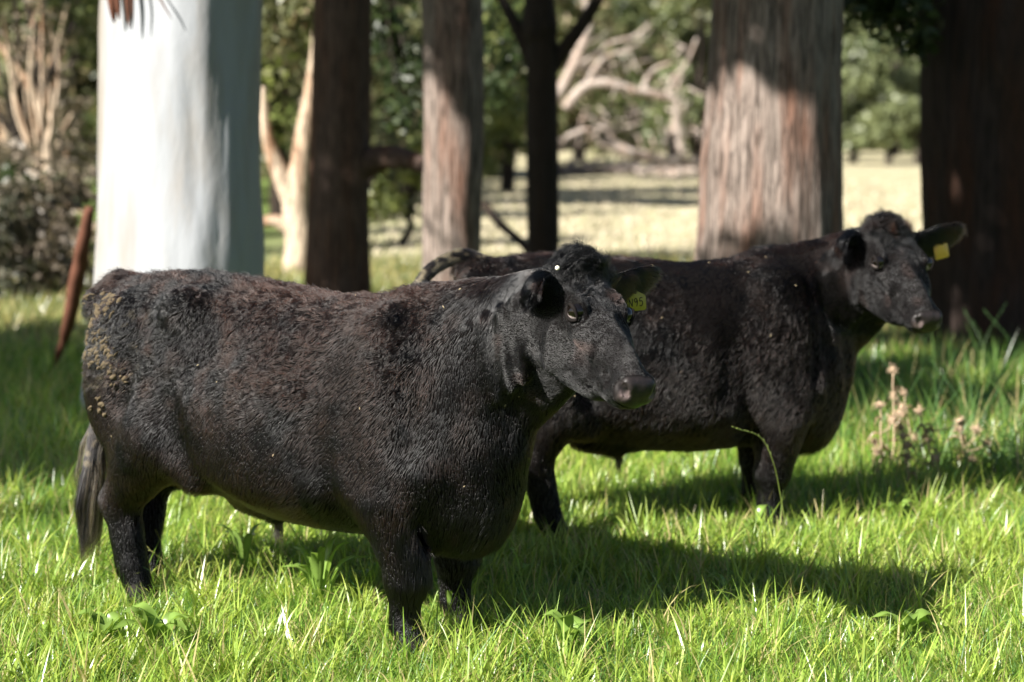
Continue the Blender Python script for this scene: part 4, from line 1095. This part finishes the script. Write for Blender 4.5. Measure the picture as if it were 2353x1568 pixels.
# ------------------------------------------------------------------ grass
M_GRASS = leaf_mat('grass_blades', .48, .30, .6)
rg = np.random.default_rng(77)
def blades(n, y0, y1, h0, h1, w0, w1, seed, straw=.06, region=None, segs=3, palette=None, lean=.6, xlim=None):
    y = y0+(y1-y0)*rg.random(n)**.9
    x = (rg.random(n)*2-1)*(.34*y+.9)
    if xlim: x = xlim[0]+(xlim[1]-xlim[0])*rg.random(n)
    p = np.stack([x, y, x*0], 1)
    cl = fbm(p, 3.2, seed, 3); cl2 = fbm(p, .9, seed+9, 2)
    keep = rg.random(n) < np.clip(.75+.7*cl, .15, 1)
    if region is not None: keep &= region(x, y)
    x, y, p, cl, cl2 = x[keep], y[keep], p[keep], cl[keep], cl2[keep]; n = len(x)
    z = gz(x, y)-.005
    h = (h0+(h1-h0)*rg.random(n)**1.6)*np.clip(1+.7*cl+.45*cl2, .45, 2.0)
    w = w0+(w1-w0)*rg.random(n)
    az = rg.random(n)*6.283+0*cl; az = az+1.2*noise(p, 2.5, seed+3)
    d = np.stack([np.cos(az), np.sin(az), 0*az], 1); side = np.stack([-np.sin(az), np.cos(az), 0*az], 1)
    tw = rg.normal(size=n)*.5; side = norm(side+d*tw[:, None])
    le = lean*(.25+1.0*rg.random(n)); bend = rg.random(n)**1.3*1.0
    V = []
    for k in range(segs+1):
        t = k/segs
        hor = h*(le*t*.55+bend*t*t*.75); ver = h*(t*np.cos(le*.6)-.38*bend*t*t)
        c = np.stack([x, y, z], 1)+d*hor[:, None]+np.array([0, 0, 1.])*ver[:, None]
        ww = w*(1-t**1.6)*.5
        if k < segs: V += [c-side*ww[:, None], c+side*ww[:, None]]
        else: V += [c]
    m = len(V); V = np.stack(V, 1).reshape(-1, 3)
    b = np.arange(n)[:, None]*m
    q = np.concatenate([np.stack([b[:, 0]+2*k, b[:, 0]+2*k+1, b[:, 0]+2*k+3, b[:, 0]+2*k+2], -1) for k in range(segs-1)])
    t3 = np.stack([b[:, 0]+2*(segs-1), b[:, 0]+2*(segs-1)+1, b[:, 0]+2*segs], -1)
    pal = palette or ((.11, .25, .030), (.34, .50, .085), (.09, .21, .060))
    t = np.clip(.5+.55*fbm(p, 1.8, seed+20, 2)+.28*rg.normal(size=n), 0, 1)[:, None]
    c = np.array(pal[0])*(1-t)+np.array(pal[1])*t
    bl = (rg.random(n) < .22)[:, None]; c = np.where(bl, np.array(pal[2]), c)
    sw = (rg.random(n) < straw*(1.4+1.5*np.clip(cl2, 0, 1)))[:, None]; c = np.where(sw, np.array([.50, .42, .20]), c)
    c = c*(.75+.5*rg.random(n))[:, None]
    return V, [q, t3], np.repeat(c, m, 0)
mb = MB()
mb.add(*blades(235000, 4.7, 8.6, .045, .14, .0028, .0058, 1, .07, lean=1.0))
mb.add(*blades(70000, 4.7, 8.8, .07, .16, .003, .006, 12, .10, palette=((.20, .35, .06), (.45, .58, .15), (.30, .44, .16)), lean=2.4))
mb.add(*blades(16000, 4.7, 9.5, .12, .25, .0030, .0060, 2, .12, lean=.9))
def tufts(n, per, y0, y1, h0, h1, w0, w1, seed, pal, region=None):
    r_ = np.random.default_rng(seed); y = y0+(y1-y0)*r_.random(n); x = (r_.random(n)*2-1)*(.30*y+.6)
    if region is not None: k = region(x, y); x, y = x[k], y[k]
    n = len(x); x = np.repeat(x, per)+r_.normal(size=n*per)*.018; y = np.repeat(y, per)+r_.normal(size=n*per)*.018
    hs = np.repeat(h0+(h1-h0)*r_.random(n)**1.5, per); m = n*per; z = gz(x, y)-.005; h = hs*(.55+.6*r_.random(m)); w = w0+(w1-w0)*r_.random(m)
    az = r_.random(m)*6.283; d = np.stack([np.cos(az), np.sin(az), 0*az], 1); side = norm(np.stack([-np.sin(az), np.cos(az), 0*az], 1)+d*r_.normal(size=m)[:, None]*.6)
    le = .25+.75*r_.random(m); dr = r_.random(m)*.9; V = []; sg = 5
    for k in range(sg+1):
        t = k/sg; c = np.stack([x, y, z], 1)+d*(h*(le*t*.6+dr*t*t*.5))[:, None]+np.array([0, 0, 1.])*(h*(t-.62*dr*t**2.6))[:, None]; ww = w*(1-t**2.2)*.5
        V += [c-side*ww[:, None], c+side*ww[:, None]] if k < sg else [c]
    mm = len(V); V = np.stack(V, 1).reshape(-1, 3); b = np.arange(m)*mm
    q = np.concatenate([np.stack([b+2*k, b+2*k+1, b+2*k+3, b+2*k+2], -1) for k in range(sg-1)]); t3 = np.stack([b+2*(sg-1), b+2*(sg-1)+1, b+2*sg], -1)
    t = np.clip(np.repeat(r_.random(n), per)*.7+.3*r_.random(m), 0, 1)[:, None]; c = (np.array(pal[0])*(1-t)+np.array(pal[1])*t)*(.8+.4*r_.random(m))[:, None]
    c = np.where((r_.random(m) < .10)[:, None], np.array([.50, .42, .20]), c)
    return V, [q, t3], np.repeat(c, mm, 0)
TP = ((.18, .32, .040), (.46, .54, .11)); TG = ((.07, .16, .045), (.17, .28, .07))
mb.add(*tufts(2500, 16, 4.8, 9.5, .10, .26, .0045, .0085, 5, TP))
mb.add(*tufts(800, 9, 4.8, 9.0, .08, .18, .009, .017, 6, TP))
mb.add(*tufts(900, 16, 8.8, 14, .12, .30, .006, .010, 7, TP))
mb.add(*tufts(500, 14, 8.6, 13, .22, .50, .006, .011, 8, TG, lambda x, y: (x > 1.6)))
mb.add(*tufts(380, 12, 8.3, 10.8, .34, .66, .007, .012, 18, TG, lambda x, y: (x > 2.1)))
mb.add(*tufts(260, 14, 7.6, 11, .12, .30, .006, .010, 9, TG, lambda x, y: (x < -1.7)))
mb.add(*blades(135000, 8.4, 14, .06, .17, .005, .009, 3, .06, lean=.9))
mb.add(*blades(26000, 8.2, 14, .14, .32, .005, .009, 4, .10, region=lambda x, y: ((x > .9) & (x < 5)) | (x < -1.2), lean=.6))
mb.add(*blades(80000, 13.5, 24, .08, .22, .012, .022, 5, .22, lean=.8, palette=((.15, .19, .055), (.30, .31, .13), (.11, .16, .055))))
tag(mb.build('grass', M_GRASS, None, False), kind='stuff')
mb = MB()
mb.add(*blades(30000, 23, 60, .06, .18, .02, .05, 6, 0, palette=((.36, .31, .22), (.48, .42, .32), (.28, .27, .15)), segs=2, region=lambda x, y: x > -2-.02*y))
M_STRAW = leaf_mat('dry_grass_blades', .0, .8, .1)
tag(mb.build('dry_grass', M_STRAW, None, False), kind='stuff')

def ribbon(mb, path, widths, nrm_hint, col, fold=.25):
    """leaf blade with a midrib fold"""
    P = spline(path, 14); Wd = np.interp(np.linspace(0, 1, 14), np.linspace(0, 1, len(widths)), widths)
    T = norm(np.gradient(P, axis=0)); s_ = norm(np.cross(T, nrm_hint)); nn = np.cross(s_, T)
    wav = np.sin(np.linspace(0, 14, 14))*.12
    L_ = P-s_*Wd[:, None]*.5+nn*(Wd*(fold+wav))[:, None]; R_ = P+s_*Wd[:, None]*.5+nn*(Wd*(fold-wav))[:, None]
    V = np.stack([L_, P, R_], 1).reshape(-1, 3); i = np.arange(13)*3
    F = np.concatenate([np.stack([i+a, i+a+1, i+a+4, i+a+3], -1) for a in (0, 1)])
    c = np.array(col)[None]*np.tile([[.95], [1.25], [.95]], (14, 1)); mb.add(V, F, c)
def weed(label, px, py, leaves, L, w, seed, y=None, upright=.6):
    """broad-leaved rosette standing where the photo shows it"""
    r_ = np.random.default_rng(seed); d = CAM_H*FPX/(py-295.)
    x0 = (px-PW/2)/FPX*d; z0 = float(gz(np.array([x0]), np.array([d]))[0])
    root_c = np.array([x0, d, z0]); mb = MB()
    for k in range(leaves):
        a = 6.283*(k+r_.random()*.7)/leaves; dr = np.array([math.cos(a), math.sin(a), 0]); l_ = L*(.65+.5*r_.random()); u_ = upright*(.6+.7*r_.random())
        tip = root_c+dr*l_*(1.0-.55*u_)+np.array([0, 0, l_*u_]); mid = root_c+dr*l_*.35*(1-.4*u_)+np.array([0, 0, l_*.62*u_+.03])
        tone = .85+.35*r_.random()
        ribbon(mb, [root_c, mid, tip-np.array([0, 0, .02*l_/.2])], [w*.15, w*.35, w*.8, w, w*.85, w*.5, .002], np.array([0, 0, 1.])+dr*-.6, np.array([.20, .31, .065])*tone)
    return tag(mb.build('broadleaf_weed', M_GRASS), label, 'weed', 'broad-leaved weeds in the grass')
weed('tall narrow upright weed leaves under the belly of the front cow', 722, 1430, 9, .30, .032, 1, upright=.95)
weed('single upright pair of pale leaves below the flank of the front cow', 548, 1350, 4, .26, .034, 2, upright=1.0)
weed('large broad-leaved weed at the bottom left, below the belly', 345, 1545, 8, .24, .060, 3, upright=.75)
weed('broad-leaved weed left of the hind legs in the lower left corner', 215, 1535, 7, .18, .062, 4, upright=.65)
weed('broad leaf pair right of the front hoof at the bottom edge', 1310, 1560, 5, .17, .068, 5, upright=.8)
weed('upright weed leaves right of the front leg in the sunlit grass', 1030, 1490, 4, .15, .020, 6, upright=.95)
weed('upright pale leaf below the front leg of the rear cow', 1745, 1270, 4, .16, .040, 7, upright=.9)
weed('weed leaves at the right edge of the sunlit grass', 2075, 1230, 5, .16, .032, 8, upright=.8)
weed('dark pointed leaf standing beside the brisket of the front cow', 1205, 1400, 3, .16, .026, 9, upright=1.0)
weed('broad-leaved weed at the shadow edge in the lower right', 1690, 1420, 5, .14, .042, 10, upright=.6)
weed('broad-leaved weed low in the bottom right corner', 2110, 1530, 6, .20, .055, 11, upright=.7)
weed('upright pale leaves left of the front leg of the front cow', 850, 1400, 6, .17, .022, 12, upright=.95)

M_DRY = simple_mat('dry_stalk', (.38, .28, .19), .85, .15, .3, 60)
def thistle(label, px, top, bot, seed, heads, y):
    r_ = np.random.default_rng(seed); a = np.array(W(px[0], top, y)); b = np.array(W(px[1], bot, y)); b[2] = -.02
    root = empty('dry_thistle', tuple(b)); o = np.array(root.location); tag(root, label, 'thistle', 'dry thistles at the edge of the shade')
    mb = MB(); P = spline([b, b*.6+a*.4+np.array([.02, 0, 0]), a], 20); P = P+np.stack([noise(P, 16, seed)*.006]*3, 1); V, Fs = tube_np(P, np.linspace(.006, .0035, 20), 8); mb.add(V, Fs)
    tips = [P[-1]]
    for q in range(heads-1):
        k = 8+int(r_.random()*10); t = P[k]+r_.normal(size=3)*np.array([.05, .03, .02])+np.array([0, 0, .06]); V, Fs = tube_np(spline([P[k], (P[k]+t)/2+np.array([.01, 0, -.01]), t], 8), np.linspace(.0035, .0025, 8), 6); mb.add(V, Fs); tips.append(t)
    mb.build('stem', M_DRY, root).location = -o
    for t in tips:
        mb = MB(); nu, nv = 14, 10; R_ = .010+.007*r_.random()
        th = np.linspace(0, np.pi, nv); ph_ = np.linspace(0, 6.283, nu, endpoint=False)
        Pq = np.array([[math.sin(i_)*math.cos(j_)*(1+.22*math.sin(j_*7+i_*9)), math.sin(i_)*math.sin(j_)*(1+.22*math.sin(j_*7+i_*9)), math.cos(i_)*1.1] for i_ in th for j_ in ph_])*R_+t
        i = np.arange(nv-1)[:, None]*nu; j = np.arange(nu)[None]; k_ = (j+1) % nu
        mb.add(Pq, np.stack([i+j, i+nu+j, i+nu+k_, i+k_], -1).reshape(-1, 4))
        for q in range(60):
            dd = norm(r_.normal(size=3)); c_ = t+dd*R_*.9; V, Fs = tube_np([c_, c_+dd*(.008+.014*r_.random())+r_.normal(size=3)*.005], [.0022, .0006], 4); mb.add(V, Fs)
        mb.build('seed_head', M_DRY, root).location = -o
    mb = MB()
    for q in range(15):
        k = int(r_.random()*17); c_ = P[k]; dd = norm(r_.normal(size=3)*np.array([1, 1, .5])); L_ = .04+.05*r_.random()
        ribbon(mb, [c_, c_+dd*L_*.5+np.array([0, 0, .01]), c_+dd*L_+np.array([0, 0, -.03])], [.004, .016, .012, .002], np.array([.2, -.4, 1.]), (.27, .19, .11), .6)
    lf = mb.build('dry_leaves', M_GRASS, root); lf.location = -o; lf['kind'] = 'stuff'
thistle('tallest dry thistle with two pale round heads, right of the rear cow', (2052, 2040), 850, 1120, 1, 3, 8.95)
thistle('dry brown thistle leaning close to the chest of the rear cow', (2022, 2010), 930, 1150, 2, 4, 8.7)
thistle('dry brown thistle furthest right with drooping crumpled leaves', (2112, 2150), 945, 1150, 3, 4, 8.6)
thistle('short dry thistle tuft low in the grass between the others', (2075, 2080), 1000, 1170, 4, 3, 8.4)

thistle('dry thistle with three heads just behind the tallest one', (2075, 2088), 905, 1140, 5, 4, 9.2)
thistle('low dry thistle nearest the right edge', (2205, 2212), 985, 1150, 6, 4, 8.8)
# tall grass stalks with seed heads
def stalks(n, y0, y1, x0, x1, h0, h1, seed, colr):
    r_ = np.random.default_rng(seed); mb = MB()
    for q in range(n):
        y = y0+(y1-y0)*r_.random(); x = (x0+(x1-x0)*r_.random()-PW/2)/FPX*y; h = h0+(h1-h0)*r_.random()
        z = float(gz(np.array([x]), np.array([y]))[0]); az = r_.random()*6.283; le = .15+.4*r_.random()
        b = np.array([x, y, z]); d = np.array([math.cos(az), math.sin(az), 0])
        P = spline([b, b+d*h*le*.25+np.array([0, 0, h*.55]), b+d*h*le+np.array([0, 0, h*.95])], 12)
        V, Fs = tube_np(P, np.linspace(.0014, .0009, 12), 5); c = np.array(colr)*(.7+.6*r_.random()); mb.add(V, Fs, c)
        for e in range(7):
            s_ = P[-1]+(P[-2]-P[-1])*e*.22*h/.3; dd = norm((P[-1]-P[-3]))*.7+norm(r_.normal(size=3))*.5
            V, Fs = tube_np([s_, s_+dd*.006, s_+dd*.013], [.0006, .0019, .0005], 4); mb.add(V, Fs, c*1.1)
    return mb
tag(stalks(70, 5.2, 9.2, -100, 2450, .14, .30, 3, (.34, .34, .12)).build('grass_stalks', M_GRASS), kind='stuff')
tag(stalks(60, 8.8, 12, 2000, 2500, .3, .62, 4, (.12, .24, .08)).build('tall_grass_stalks', M_GRASS), kind='stuff')
mb = MB(); P = spline([W(1806, 1215, 6.95), W(1792, 1130, 6.95), W(1776, 1060, 6.92), W(1748, 1006, 6.9), W(1690, 984, 6.85)], 30)
V, Fs = tube_np(P, np.linspace(.0026, .0014, 30), 6); V = V+noise(V, 60, 2)[:, None]*.0008; mb.add(V, Fs, (.20, .26, .06))
for k in range(16, 30):
    dd = norm(P[min(k+1, 29)]-P[k-1])+np.array([.2*(-1)**k, 0, .2]); V, Fs = tube_np([P[k], P[k]+dd*.008, P[k]+dd*.016], [.001, .0025, .0006], 5); mb.add(V, Fs, (.22, .27, .08))
tag(mb.build('grass_stalk', M_GRASS), 'long curved grass stalk bending in front of the rear cow\'s front leg', 'grass stalk')
print('scene built', round(time.time()-T0, 1))
